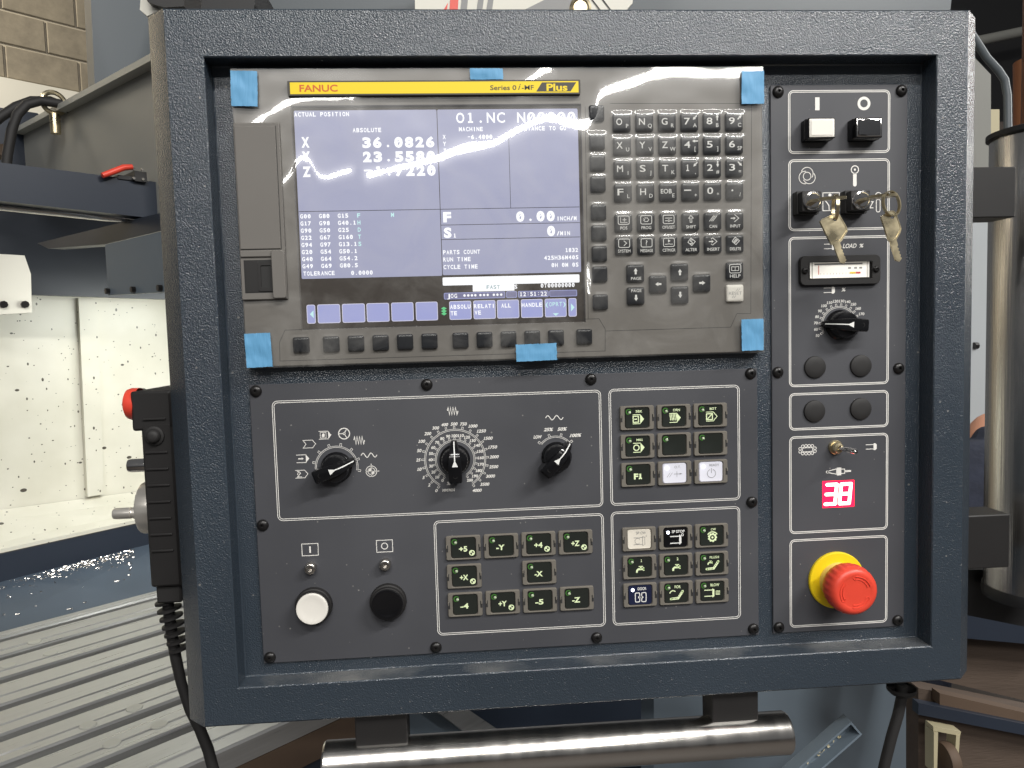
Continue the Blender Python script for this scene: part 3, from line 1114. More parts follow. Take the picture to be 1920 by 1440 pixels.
# ================================================================== rotary knobs and printed scales
def knob(x, y, deg, name='rotary_knob', label=None, s=1.0):
    b = MB()
    b.lathe([(12.0, 0), (12.0, 1.6), (11.3, 2.4), (10.6, 3.0), (10.2, 11.0), (9.4, 12.2), (6.0, 12.8)], n=40)
    # pointer bar: stations along its length (position, half width, top height)
    st = [(-16.6, 3.6, 12.6), (-16.2, 4.6, 14.6), (-15.0, 5.0, 15.6), (-3.0, 5.1, 16.2), (4.0, 4.7, 15.6), (8.0, 4.1, 13.8), (12.5, 3.0, 8.8), (15.0, 2.2, 5.4), (15.5, 1.8, 4.4)]
    lp = []
    for p, h, t in st:
        lp.append([(p, -h, .6), (p, -h, t - 1.2), (p, -h + .7, t - .2), (p, -h * .4, t), (p, h * .4, t), (p, h - .7, t - .2), (p, h, t - 1.2), (p, h, .6)])
    b.loops(lp, True, True)
    k = part(b, name, 'blackplastic', (x, y, ZP), label=label, angle=32)
    k.rotation_euler = (0, -R(deg), 0)
    b = MB()
    b.v.extend([(-3.2, -2.3, 16.25), (1.0, -.45, 16.15), (1.0, .45, 16.15), (-3.2, 2.3, 16.25)])
    b.face((0, 1, 2, 3))
    base = len(b.v)
    ln = [(1.0, 16.1), (4.0, 15.72), (8.0, 13.92), (12.5, 8.92), (15.0, 5.52)]
    for p, t in ln:
        b.v.extend([(p, -.42, t), (p, .42, t)])
    for i in range(len(ln) - 1):
        q = base + 2 * i
        b.face((q, q + 2, q + 3, q + 1))
    sub(b, 'pointer_mark', 'ink', k)
    b = MB()
    b.lathe([(2.3, 15.72), (1.7, 15.82), (1.5, 15.3), (.6, 15.2)], -10.2, 0, 16)
    sub(b, 'set_screw_cap', 'blackmatte', k)
    return k


def tick(b, cx, cy, r0, r1, deg, wd=1.5, lw=.32):
    c_, s_ = math.cos(R(deg)), math.sin(R(deg))
    p = lambda r, o: (cx + c_ * r - s_ * o, cy + s_ * r + c_ * o)
    b.stroke([p(r0, -wd / 2), p(r1, -wd / 2), p(r1, wd / 2), p(r0, wd / 2)], lw, PZ)


def scale(par, cx, cy, r, a0, a1, ticks, tl=2.2, wd=1.4, lw=.32):
    b = MB()
    b.arc(cx, cy, r, a0, a1, lw, PZ, 40)
    b.arc(cx, cy, r - 1.0, a0, a1, lw, PZ, 40)
    for t in ticks:
        tick(b, cx, cy, r, r + tl, t, wd, lw)
    sub(b, 'printed_scale', 'print', par)


def ring_text(par, cx, cy, labels, r, h, wch, shear=.25, bold=.03):
    b = MB()
    for s_, deg in labels:
        w_ = wch * len(s_) * (.9 if len(s_) > 1 else 1)
        d = r + abs(math.cos(R(deg))) * w_ / 2 + abs(math.sin(R(deg))) * h / 2
        b.text(s_, cx + d * math.cos(R(deg)), cy + d * math.sin(R(deg)), h, PZ, w=w_, bold=bold, shear=shear)
    sub(b, 'printed_numbers', 'print', par)


# mode selector
MX, MY = (-137.7, -189.5)
tk = [196 - 29.6 * i for i in range(8)]
scale(plate, MX, MY, 16.4, -11.5, 196.5, tk)
knob(MX, MY, 20, label='mode selector knob with white pointer')
b = MB()
Z_ = PZ


def sym(par, fn, x, y):
    b = MB()
    fn(b, x, y)
    sub(b, 'printed_symbol', 'print', par)


def s_edit(b, x, y):
    b.stroke([(x - 4.6, y + 3), (x + 2.6, y + 3), (x + 5, y), (x + 2.6, y - 3), (x - 4.6, y - 3)], .45, Z_)
    b.stroke([(x - 3.4, y + 2), (x - 1.8, y + 2.2), (x - .6, y + .8), (x - 3, y - 2.2), (x + .4, y - 2.2)], .5, Z_)
    b.stroke([(x - 1.6, y + 2.2), (x - 3.0, y), (x - 1.6, y - 2)], .4, Z_)


def s_auto(b, x, y):
    b.stroke([(x - 4.6, y + 3), (x + 3, y + 3)], .5, Z_)
    b.stroke([(x - 4.6, y - 3), (x + 3, y - 3)], .5, Z_)
    b.flat([(x + 2.6, y + 3.2), (x + 2.6, y - 3.2), (x + 5.2, y)], Z_)
    b.rect(x - 3.2, y - .45, x - .4, y + .45, Z_)
    b.flat([(x - .6, y - 1), (x + 1, y), (x - .6, y + 1)], Z_)


def s_mdi(b, x, y):
    b.stroke([(x - 4.8, y + 3), (x + 2.4, y + 3), (x + 4.8, y), (x + 2.4, y - 3), (x - 4.8, y - 3), (x - 2.6, y)], .45, Z_, True)


def s_manual(b, x, y):
    b.stroke([(x - 4.8, y + 3), (x + 2.6, y + 3)], .5, Z_)
    b.stroke([(x - 4.8, y - 3), (x + 2.6, y - 3)], .5, Z_)
    b.flat([(x + 2.4, y + 3.2), (x + 2.4, y - 3.2), (x + 4.8, y)], Z_)
    b.stroke([(x - 3.6, y - 2.1), (x + .8, y - 2.1), (x + .8, y + 2.1), (x - 3.6, y + 2.1)], .4, Z_, True)
    b.flat([(x - 2.6, y - 1), (x - 1.6, y - 1.6), (x - .4, y - 1.2), (x - .2, y + .8), (x - 1.0, y + 1.4), (x - 2.2, y + 1.0)], Z_)


def s_wheel(b, x, y):
    b.ring(x, y, 4.2, .75, Z_)
    b.ring(x, y, .8, .5, Z_, 12)
    for a in (60, 180, 300):
        b.stroke([(x + math.cos(R(a)), y + math.sin(R(a))), (x + 4 * math.cos(R(a)), y + 4 * math.sin(R(a)))], .55, Z_)


def s_zig(b, x, y):
    b.stroke([(x - 4.2, y + .4), (x - 3.6, y + 2.9), (x - 2.7, y - 2.9), (x - 1.7, y + 2.9), (x - .8, y - 2.9), (x + .2, y + 2.9), (x + 1.1, y - 2.9), (x + 2.1, y + 2.9), (x + 3.1, y - 2.9), (x + 3.9, y)], .8, Z_)


def s_wave(b, x, y, k=1.0):
    b.stroke([(x + (t / 24 - .5) * 12.2 * k, y + 1.7 * math.sin(t / 24 * 4 * math.pi)) for t in range(25)], .62, Z_)


def s_home(b, x, y):
    b.ring(x, y, 4.2, .5, Z_)
    b.ring(x, y, 2.7, .5, Z_)
    b.stroke([(x, y - 4.4), (x, y + 6)], .5, Z_)
    b.stroke([(x - 4.4, y), (x + 6, y)], .5, Z_)
    b.flat([(x, y)] + [(x + 2.7 * math.cos(R(90 + 15 * i)), y + 2.7 * math.sin(R(90 + 15 * i))) for i in range(7)], Z_)
    b.flat([(x, y)] + [(x + 2.7 * math.cos(R(270 + 15 * i)), y + 2.7 * math.sin(R(270 + 15 * i))) for i in range(7)], Z_)


for fn, p in ((s_edit, (-164.9, -193.9)), (s_auto, (-163.5, -181.9)), (s_mdi, (-157.7, -170.7)), (s_manual, (-145.5, -164.2)), (s_wheel, (-130.9, -163.6)), (s_zig, (-119.4, -169.3)), (s_wave, (-112.5, -181.2)), (s_home, (-111.2, -193.9))):
    sym(plate, fn, *p)

# feed rate
CX, CY = (-45.8, -187.3)
ang = [90 + 14.7 * (10 - i) for i in range(21)]
scale(plate, CX, CY, 24.0, ang[20], ang[0], ang, 2.2, 1.2)
scale(plate, CX, CY, 15.6, ang[20], ang[0], ang, 1.9, 1.1, .30)
ring_text(plate, CX, CY, list(zip('0 2 5 10 25 50 100 200 300 400 500 750 1000 1250 1500 1750 2000 2500 3000 3500 4000'.split(), ang)), 26.9, 2.5, 2.05)
ring_text(plate, CX, CY, list(zip([str(10 * i) for i in range(21)], ang)), 17.7, 2.35, 1.8, .1)
b = MB()
b.text('%', CX - 5.8, CY - 18.6, 2.6, PZ, w=3.4, bold=.02, shear=.25)
b.text('MM/MIN', CX - 6.0, CY - 24.0, 2.3, PZ, w=10.0, bold=.016, shear=.25)
sub(b, 'printed_numbers', 'print', plate)
sym(plate, s_zig, CX - .6, CY + 38.2)
knob(CX - .3, CY, 91, label='feed rate knob with white pointer straight up')

# rapid rate
QX, QY = (33.7, -186.8)
tk = [141.5, 107.5, 73.5, 39.0]
scale(plate, QX, QY, 15.0, 38.5, 142, tk)
b = MB()
for s_, x, y, w_ in (('LOW', 19.7, -171.8, 6.8), ('25%', 28.4, -166.3, 7.8), ('50%', 39.3, -166.3, 7.8), ('100%', 49.8, -171.7, 9.8)):
    b.text(s_, x, y, 2.7, PZ, w=w_, bold=.035, shear=.28)
sub(b, 'printed_numbers', 'print', plate)
sym(plate, lambda b, x, y: s_wave(b, x, y, 1.15), QX - .4, QY + 29.6)
knob(QX + .4, QY - 1.5, 46, label='rapid rate knob turned to the upper right')

# spindle override
EX, EY = (265.8, -90.5)
tk = [204 - 15 * i for i in range(14)]
scale(splate, EX, EY, 14.8, 6, 205, tk, 2.1, 1.2)
ring_text(splate, EX, EY, list(zip([str(50 + 10 * i) for i in range(14)], tk)), 17.8, 2.2, 1.75, .1, .02)
knob(EX + .4, EY, 176, label='spindle override knob pointing left')


# ================================================================== small symbols on the side plate
def s_spindle(b, x, y, k=1.0):
    b.stroke([(x - 4.6 * k, y + 1.8 * k), (x + 2.2 * k, y + 1.8 * k)], .55, Z_)
    b.stroke([(x - 4.6 * k, y - 1.8 * k), (x + 2.2 * k, y - 1.8 * k)], .55, Z_)
    b.flat([(x + 2.0 * k, y - 2.7 * k), (x + 3.4 * k, y - 2.9 * k), (x + 4.7 * k, y - 1.8 * k), (x + 4.7 * k, y + 1.8 * k), (x + 3.4 * k, y + 2.9 * k), (x + 2.0 * k, y + 2.7 * k)], Z_)


def s_bar(b, x, y):
    b.rect(x - 1.8, y - 5.0, x + 1.8, y + 5.0, Z_)


def s_o(b, x, y):
    b.ring(x, y, 4.2, 2.2, Z_)


def s_swirl(b, x, y):
    for i in range(3):
        a = R(90 + 120 * i)
        b.arc(x + 2.0 * math.cos(a), y + 2.0 * math.sin(a), 4.9, 90 + 120 * i - 130, 90 + 120 * i + 70, .5, Z_, 20)
    b.ring(x, y, 3.1, .5, Z_)


def s_keysym(b, x, y):
    b.ring(x, y + 4.8, 3.0, .75, Z_)
    b.disc(x, y + 4.8, .9, Z_, 8)
    b.flat([(p[0], p[1]) for p in rr(3.0, 10.4, 1.4, 0, 3, x, y - 3.2)], Z_)


def s_doorbox(b, x, y):
    b.stroke([(x - 7, y - 7), (x + 6.6, y - 7), (x + 6.6, y + 7), (x - 7, y + 7)], .6, Z_, True)
    b.stroke([(x - 5, y + 1), (x - 2.0, y - 3), (x - 1.8, y - 6.6)], .8, Z_)
    b.stroke([(x + 1.2, y - 6.8), (x + 2.2, y - 2.6), (x + 2.2, y + 3)], .8, Z_)
    b.disc(x - 1.2, y + 5.2, 1.3, Z_, 10)


def s_keyoff(b, x, y):
    b.ring(x + 1.8, y + 4.4, 2.6, .6, Z_)
    b.stroke([(p[0], p[1]) for p in rr(3.2, 10.0, 1.5, 0, 3, x + 1.6, y - 3.4)], .6, Z_, True)
    b.stroke([(x - 5.5, y - .2), (x - 2.6, y - .2), (x - 5.4, y - 5.0), (x - 2.4, y - 5.0)], .6, Z_)


def s_magazine(b, x, y):
    b.stroke([(p[0], p[1]) for p in rr(8.6, 3.2, 1.2, 0, 3, x, y)], .5, Z_, True)
    for dx, dy in [(-4, 3), (-1.3, 3.2), (1.3, 3.2), (4, 3), (-4, -3), (-1.3, -3.2), (1.3, -3.2), (4, -3), (-6.2, 1), (6.2, 1), (-6.2, -1.4), (6.2, -1.4)]:
        b.ring(x + dx, y + dy, 1.15, .5, Z_, 10)


def s_tool(b, x, y):
    b.disc(x - 9.6, y, 1.2, Z_, 10)
    b.stroke([(x - 9.4, y + .5), (x - 1.8, y + 2.2), (x - 1.8, y - 2.2), (x - 9.4, y - .5)], .7, Z_, True)
    b.rect(x - 1.6, y - 3.2, x + 2.2, y + 3.2, Z_)
    b.stroke([(x + 2.2, y + 1.8), (x + 5, y + 1.8), (x + 5, y - 1.8), (x + 2.2, y - 1.8)], .7, Z_)
    b.rect(x + 5, y - .8, x + 10.4, y + .8, Z_)


for fn, p in ((s_bar, (247.8, 83.6)), (s_o, (285.9, 83.6)), (s_swirl, (239.4, 27.6)), (s_keysym, (278.6, 27.4)), (s_doorbox, (259.3, 7.4)), (s_keyoff, (296.4, 7.0)),
              (s_spindle, (257.8, -27.8)), (s_spindle, (257.6, -62.6)), (s_magazine, (239.4, -190.9)), (s_spindle, (293.0, -190.6)), (s_tool, (265.6, -209.8))):
    sym(splate, fn, *p)
b = MB()
b.text('LOAD', 274.4, -27.6, 3.5, PZ, w=11.6, bold=.02, shear=.3)
b.text('%', 284.2, -27.6, 3.0, PZ, w=3.8, bold=.03, shear=.2)
b.text('%', 269.5, -62.2, 3.0, PZ, w=3.8, bold=.03, shear=.2)
sub(b, 'printed_numbers', 'print', splate)

# square power buttons
for x, m in ((245.6, 'ivory'), (283.6, 'key')):
    b = MB()
    b.loops([rr(22.4, 16.2, 1.0, 0, 3), rr(22.4, 16.2, 1.0, 7.0, 3), rr(21.6, 15.4, 1.0, 7.6, 3), rr(21.6, 15.4, .8, 11.0, 3), rr(20.8, 14.6, .8, 11.6, 3)], False, True)
    pb = part(b, 'power_button', 'blackplastic', (x, 61.8, ZP))
    b = MB()
    b.loops([rr(20.0, 13.8, .6, 11.2, 3), rr(20.0, 13.8, .6, 11.9, 3), rr(19.2, 13.0, .5, 12.2, 3)], False, True)
    sub(b, 'button_rim', 'chrome' if m == 'key' else 'ivory', pb)
    b = MB()
    b.loops([rr(17.6, 11.4, .5, 12.25, 3), rr(17.2, 11.0, .5, 12.5, 3)], False, True)
    sub(b, 'button_face', m, pb)

# key switches
for x in (236.8, 276.0):
    b = MB()
    b.loops([rr(18.4, 18.0, 1.0, 0, 3), rr(18.4, 18.0, 1.0, 6.0, 3), rr(17.8, 17.4, 1.0, 6.6, 3), rr(15.6, 15.2, .6, 6.6, 3), rr(15.6, 15.2, .6, 12.6, 3), rr(15.0, 14.6, .6, 13.2, 3)], False, True)
    ks = part(b, 'key_switch', 'blackmatte', (x, 5.8, ZP))
    b = MB()
    b.lathe([(7.2, 13.0), (7.2, 15.6), (6.8, 16.4), (5.6, 16.6), (5.2, 16.2), (2.0, 16.2)], n=32)
    sub(b, 'lock_cylinder', 'chrome', ks)

# load meter
b = MB()
b.loops([rr(66.4, 23.4, 4.2, 0, 5), rr(66.4, 23.4, 4.2, 3.0, 5), rr(65.4, 22.4, 3.8, 3.8, 5), rr(52.6, 13.8, .6, 3.8, 5), rr(52.2, 13.4, .5, 2.0, 5)], False, True)
mt = part(b, 'load_meter', 'blackmatte', (265.2, -47.0, ZP), label='white strip load meter in a black bezel')
b = MB()
b.rect(-22.6, -6.0, 22.4, 6.4, 2.3)
b.rect(-25.8, -6.4, -23.2, 6.4, 2.3)
b.rect(22.8, -6.2, 24.4, 6.2, 2.3)
sub(b, 'meter_face', 'meterface', mt)
b = MB()
b.rect(-21.0, 4.3, 18.6, 5.5, 2.4)
for i in range(13):
    x = -15.8 + i * 2.6
    b.rect(x - .12, -3.4, x + .12, -2.0, 2.4)
for x in (8.0, 13.0, 17.2):
    b.rect(x - 1.2, .9, x + 1.2, 2.3, 2.4)
sub(b, 'meter_scale', 'greyink', mt)
b = MB()
b.rect(-17.8, -3.2, -17.2, 4.0, 2.45)
b.rect(13.2, -3.0, 17.0, -1.6, 2.45)
sub(b, 'red_zone', 'metered', mt)
b = MB()
b.rect(8.2, -3.0, 13.0, -1.6, 2.45)
sub(b, 'yellow_zone', 'meteryel', mt)
b = MB()
b.loops([rr(52.0, 13.2, .5, 2.6, 2), rr(52.0, 13.2, .5, 4.2, 2), rr(51.2, 12.4, .4, 4.6, 2)], False, False)
sub(b, 'lens_rim', 'chrome', mt)
for x in (-29.6, 29.2):
    b = MB()
    b.lathe([(2.6, 3.7), (2.6, 4.4), (2.0, 5.2), (1.0, 5.4), (.9, 4.6)], x, 0, 14)
    sub(b, 'screw', 'screw', mt)

# blanking plugs
b = MB()
b.lathe([(9.0, 0), (9.0, .7), (8.6, 1.5), (7.2, 2.1), (4.0, 2.5), (1.5, 2.6)], n=36)
p0 = None
for x, y in ((245.5, -124.0), (283.8, -124.1), (245.0, -159.6), (283.8, -159.1)):
    p0 = part(b, 'blanking_plug', 'rubber', (x, y, ZP)) if p0 is None else (copy_part(p0, (x, y, ZP)) and p0)

# toggle switch
b = MB()
b.lathe([(5.8, 0), (5.8, 1.6), (5.2, 2.2), (4.4, 2.2), (4.4, 5.8), (3.8, 6.6), (2.6, 6.8), (2.4, 5.8)], n=20)
tg = part(b, 'toggle_switch', 'brass', (262.4, -189.6, ZP))
b = MB()
b.tube([(0, 0, 4), (2.2, -.3, 9), (5.0, -.8, 15), (7.0, -1.2, 19), (7.4, -1.3, 19.8)], [1.7, 1.8, 2.3, 2.2, 1.4], 16)
sub(b, 'lever', 'chrome', tg)

# red two digit display
b = MB()
b.rect(-13.4, -11.0, 13.4, 11.0, .08)
dg_ = part(b, 'number_display', 'ledred', (265.3, -228.4, ZP), label='glowing red window showing 38')
b = MB()


def seg(b, cx, on):
    # seven segments on a slightly leaning digit
    h, w_ = 8.0, 4.1
    sh = lambda x, y: (cx + x + y * .10, y)
    P = {'a': [(-w_, h), (w_, h)], 'g': [(-w_, 0), (w_, 0)], 'd': [(-w_, -h), (w_, -h)], 'b': [(w_, h), (w_, 0)], 'c': [(w_, 0), (w_, -h)], 'f': [(-w_, h), (-w_, 0)], 'e': [(-w_, 0), (-w_, -h)]}
    for k in on:
        b.stroke([sh(*P[k][0]), sh(*P[k][1])], 2.7, .16 + .004 * ord(k) % .05)
    for k in on:
        for q in P[k]:
            b.disc(*sh(*q), 1.35, .26, 10)


seg(b, -6.2, 'abgcd')
seg(b, 5.8, 'abcdefg')
sub(b, 'lit_digit', 'ledhot', dg_)

# emergency stop
b = MB()
b.lathe([(23.5, 0), (23.5, 2.0), (22.8, 2.8), (15.8, 3.2), (15.4, 3.2)], n=56)
es = part(b, 'emergency_stop', 'yellow', (263.2, -299.8, ZP), label='red mushroom stop button on a round yellow base')
b = MB()
b.lathe([(15.4, 3.0), (15.2, 6.0), (14.0, 12.0), (13.0, 14.0)], n=40)
sub(b, 'collar', 'paleyellow', es)
b = MB()
n = 96
lp = []
for r, z, kn in ((12.0, 12.0, 0), (17.0, 12.6, 0), (18.6, 14.2, .2), (19.6, 18.0, .5), (19.9, 22.0, .55), (19.6, 25.5, .3), (18.6, 28.6, 0), (16.6, 30.6, 0), (13.8, 31.2, 0), (12.6, 30.7, 0), (12.0, 30.6, 0), (6.0, 30.6, 0)):
    lp.append([((r - kn * (1 if (i % 4) < 2 else 0)) * math.cos(2 * math.pi * i / n), (r - kn * (1 if (i % 4) < 2 else 0)) * math.sin(2 * math.pi * i / n), z) for i in range(n)])
b.loops(lp, False, True)
hd = sub(b, 'mushroom_head', 'red', es)
b = MB()
for a in (20, 140, 260):
    for r, zz in ((10.4, 30.62), (12.6, 30.9)):
        b.tube([(r * math.cos(R(a + t)), r * math.sin(R(a + t)), zz) for t in range(0, 71, 7)], .55, 6)
    e_ = R(a + 74)
    b.tube([(9.4 * math.cos(R(a + 70)), 9.4 * math.sin(R(a + 70)), 30.65), (11.5 * math.cos(R(a + 80)), 11.5 * math.sin(R(a + 80)), 30.65), (13.2 * math.cos(R(a + 70)), 13.2 * math.sin(R(a + 70)), 30.9)], .38, 6)
sub(b, 'turn_arrow', 'red', es)


# ================================================================== illuminated push buttons
FW, FH = 27.4, 19.2
CW, CH = 19.2, 16.4
fb = MB()
fb.loops([rr(FW, FH, 1.4, 0, 3), rr(FW, FH, 1.4, 1.6, 3), rr(FW - .9, FH - .9, 1.0, 2.2, 3), rr(CW + 1.4, CH + .8, 2.2, 2.2, 3), rr(CW + .6, CH + .1, 2.0, 1.7, 3), rr(CW + .4, CH, 2.0, .2, 3)], False, False)
cbm = MB()
cbm.loops([rr(CW, CH - .4, 2.0, .1, 3), rr(CW, CH - .4, 2.0, 1.3, 3), rr(CW - .8, CH - 1.2, 1.6, 1.9, 3), rr(CW - 2.6, CH - 3.0, 1.2, 1.75, 3)], False, True)
clips, nubs = [MB(), MB()], [MB(), MB()]
for s_, c_, u_ in ((-1, clips[0], nubs[0]), (1, clips[1], nubs[1])):
    c_.box(s_ * 12.7 - .75, s_ * 12.7 + .75, -2.9, 2.6, 2.0, 2.32)
    u_.box(s_ * 13.1 - .5, s_ * 13.1 + .5, .2, 2.8, 2.2, 2.9, .15)
lens = MB()
lens.lathe([(1.25, 1.6), (1.2, 2.0), (.8, 2.45), (.3, 2.6)], -6.0, 4.3, 14)
lring = MB()
lring.arc(-6.8, 5.0, 1.9, 20, 290, .9, 1.96, 16)
bp_ = {}
LZ = 2.0


def mbutton(x, y, legend=None, cap='cap', lit=False, ink='lime'):
    if 'f' not in bp_:
        bp_['f'] = part(fb, 'push_button', 'frame', (x, y, ZP))
        o = bp_['f']
    else:
        o = copy_part(bp_['f'], (x, y, ZP))
    for nm, mb, m in (('cap', cbm, cap), ('clip_slot', clips[0], 'groove'), ('clip_slot', clips[1], 'groove'), ('clip_nub', nubs[0], 'frame'), ('clip_nub', nubs[1], 'frame'), ('indicator_lens', lens, 'ledon' if lit else 'led'), ('indicator_ring', lring, 'ledring')):
        if cap == 'capivory' and nm.startswith('indicator_lens'):
            continue
        if (lit or cap == 'capivory') and nm == 'indicator_ring':
            continue
        k = (nm, m, id(mb))
        if k not in bp_:
            bp_[k] = sub(mb, nm, m, o).data
        else:
            link(nm, bp_[k], o)
    if legend:
        b = MB()
        legend(b)
        sub(b, 'legend', ink, o)
    return o


def L_axis(s_, home):
    def f(b):
        b.text(s_, -.6 if not home else -.2, -.8 if not home else -.6, 4.4, LZ, w=6.6, bold=.035)
        if home:
            b.disc(6.7, -4.2, 2.3, LZ, 18)
    return f


def L_home(o):
    b = MB()
    b.flat([(6.7, -4.2)] + [(6.7 + 1.5 * math.cos(R(180 + 18 * i)), -4.2 + 1.5 * math.sin(R(180 + 18 * i))) for i in range(6)], LZ + .08)
    b.flat([(6.7, -4.2)] + [(6.7 + 1.5 * math.cos(R(18 * i)), -4.2 + 1.5 * math.sin(R(18 * i))) for i in range(6)], LZ + .08)
    sub(b, 'legend_detail', 'groove', o)


JX = [-41.8, -11.9, 17.9, 47.6]
for s_, c_, y, hm in (('+5', 0, -257.6, 1), ('-Y', 1, -257.6, 0), ('+4', 2, -257.4, 1), ('+Z', 3, -257.5, 1), ('+X', 0, -280.6, 1), ('-X', 2, -280.5, 0), ('-4', 0, -303.5, 0), ('+Y', 1, -303.4, 1), ('-5', 2, -303.4, 0), ('-Z', 3, -303.4, 0)):
    o = mbutton(JX[c_], y, L_axis(s_, hm))
    if hm:
        L_home(o)


def hdr(b, s_, w_, x=1.6, h=1.9):
    b.text(s_, x, 5.3, h, LZ, w=w_, bold=.02)


def g_block(b, filled=True):
    b.stroke([(-3.6, 2.6), (2.6, 2.6)], .6, LZ)
    b.stroke([(-3.6, -4.6), (2.6, -4.6)], .6, LZ)
    if filled:
        b.flat([(2.4, 2.9), (2.4, -4.9), (5.6, -1.0)], LZ)
    else:
        b.stroke([(2.4, 2.6), (5.4, -1.0), (2.4, -4.6)], .6, LZ)


def g_sbk(b):
    hdr(b, 'SBK', 5.4)
    g_block(b)
    b.stroke([(-3.2, 1.4), (1.0, 1.4), (1.0, -3.4), (-3.2, -3.4)], .8, LZ, True)
    b.rect(-2.4, -1.5, -.2, -.5, LZ)


def g_drn(b):
    hdr(b, 'DRN', 5.4, 2.2)
    g_block(b)
    for i in range(5):
        b.stroke([(-3.2 + i * 1.25, 2.2), (-2.6 + i * 1.25, -3.0)], .7, LZ)


def g_bdt(b):
    hdr(b, 'BDT', 5.4, 2.2)
    g_block(b, False)
    b.stroke([(-3.2, 1.2), (1.6, 1.2), (1.6, -3.4), (-3.2, -3.4)], .8, LZ, True)
    b.stroke([(-2.6, -3.0), (1.2, .8)], .7, LZ)


def g_m01(b):
    hdr(b, 'M01', 5.0)
    g_block(b)
    b.ring(-1.0, -1.0, 2.2, .8, LZ, 18)


def g_f1(b):
    b.text('F1', -.2, -1.0, 4.8, LZ, w=6.4, bold=.04)


def g_ot(b):
    b.text('O.T.', 2.4, 5.0, 1.9, LZ, w=5.0, bold=.0)
    for d in (0, 1.8):
        b.stroke([(-6.2 + d, -3.0), (-3.6 + d, .6)], .3, LZ)
    b.stroke([(1.8, 1.6), (1.8, -3.0)], .3, LZ)
    b.stroke([(-.6, -.6), (6.0, -.6)], .3, LZ)
    b.flat([(4.2, -1.2), (6.0, -.6), (4.2, 0)], LZ)


def g_ready(b):
    b.text('READY', 2.8, 5.4, 1.9, LZ, w=8.0, bold=.0)
    b.arc(.4, -1.4, 3.4, 110, 430, .4, LZ, 24)
    b.stroke([(.4, 3.0), (.4, -1.0)], .4, LZ)


BX, BY = [99.1, 128.8, 158.5], [-159.6, -182.4, -205.2]
mbutton(BX[0], BY[0], g_sbk)
mbutton(BX[1], BY[0], g_drn)
mbutton(BX[2], BY[0], g_bdt)
mbutton(BX[0], BY[1], g_m01)
mbutton(BX[1], BY[1])
mbutton(BX[2], BY[1])
mbutton(BX[0], BY[2], g_f1)
mbutton(BX[1], BY[2], g_ot, 'caplit', True, 'greyink')
mbutton(BX[2], BY[2], g_ready, 'caplit', True, 'greyink')


def spin(b, x, y, k):
    b.stroke([(x - 4.4 * k, y + 2.4 * k), (x + 2.0 * k, y + 2.4 * k)], .7 * k, LZ)
    b.stroke([(x - 4.4 * k, y - 2.4 * k), (x + 2.0 * k, y - 2.4 * k)], .7 * k, LZ)
    b.flat([(x + 2 * k, y + 3.6 * k), (x + 2 * k, y - 3.6 * k), (x + 3.6 * k, y - 2.6 * k), (x + 3.6 * k, y + 2.6 * k)], LZ)


def g_spcw(b):
    b.text('SP CW', 1.6, 5.2, 2.0, LZ, w=8.0)
    b.stroke([(-4.6, 1.4), (2.8, 1.4)], .3, LZ)
    b.stroke([(-4.6, -4.2), (2.8, -4.2)], .3, LZ)
    b.stroke([(2.8, 2.2), (4.6, 1.6), (4.6, -4.4), (2.8, -5.0)], .3, LZ, True)
    b.arc(-1.2, -1.4, 2.3, 40, 320, .3, LZ, 18)
    b.text('1', 5.8, 2.6, 1.4, LZ)


def g_spstop(b):
    b.text('SP STOP', 2.2, 5.0, 2.2, LZ, w=10.6, bold=.03)
    spin(b, .6, -1.8, 1.15)
    b.ring(5.6, 2.0, .9, .5, LZ, 12)


def g_cw(b):
    hdr(b, 'CW', 4.2, 1.4)
    for i in range(9):
        a = R(40 * i)
        b.disc(.6 + 2.9 * math.cos(a), -1.4 + 2.9 * math.sin(a), 1.0, LZ, 8)
    b.ring(.6, -1.4, 2.5, 1.0, LZ + .01, 20)
    b.disc(.6, -1.4, .9, LZ, 10)
    b.arc(.6, -1.2, 4.4, 30, 150, .9, LZ, 14)


def g_tap(nm):
    def f(b):
        b.text(nm, 1.4, 5.4, 2.2, LZ, bold=.02)
        tap(b, .6, -2.0, 1.0)
    return f


def tap(b, x, y, k):
    b.stroke([(x - 3.0 * k, y - 2.4 * k), (x - 2.9 * k, y - .6 * k), (x - 1.8 * k, y + .4 * k), (x + 3.2 * k, y + .4 * k)], 1.5 * k, LZ)
    b.rect(x + 2.0 * k, y - 1.0 * k, x + 3.2 * k, y + 1.8 * k, LZ)
    b.rect(x - .3 * k, y + .4 * k, x + .9 * k, y + 2.6 * k, LZ)
    b.rect(x - 1.4 * k, y + 2.2 * k, x + 2.0 * k, y + 3.0 * k, LZ)


def conveyor(b, x, y):
    b.stroke([(x - 4.6, y - 3.4), (x + 1.2, y - 3.0), (x + 5.0, y + 2.6)], 2.0, LZ)
    b.disc(x - 4.6, y - 3.4, 1.0, LZ, 10)
    b.disc(x + 5.0, y + 2.6, 1.0, LZ, 10)


def conv_slots(o, x=0, y=-1.0):
    b = MB()
    for t in range(4):
        b.rect(x - 3.6 + t * 1.25, y - 3.6, x - 3.0 + t * 1.25, y - 2.9, LZ + .08)
    for t in range(4):
        b.rect(x + 1.6 + t * .9, y - 2.0 + t * 1.25, x + 2.2 + t * .9, y - 1.4 + t * 1.25, LZ + .08)
    sub(b, 'legend_detail', 'groove', o)


def g_flush(b):
    hdr(b, 'FLUSH', 7.6, 2.0, 2.0)
    conveyor(b, .2, -1.0)
    tap(b, -1.4, .6, .62)


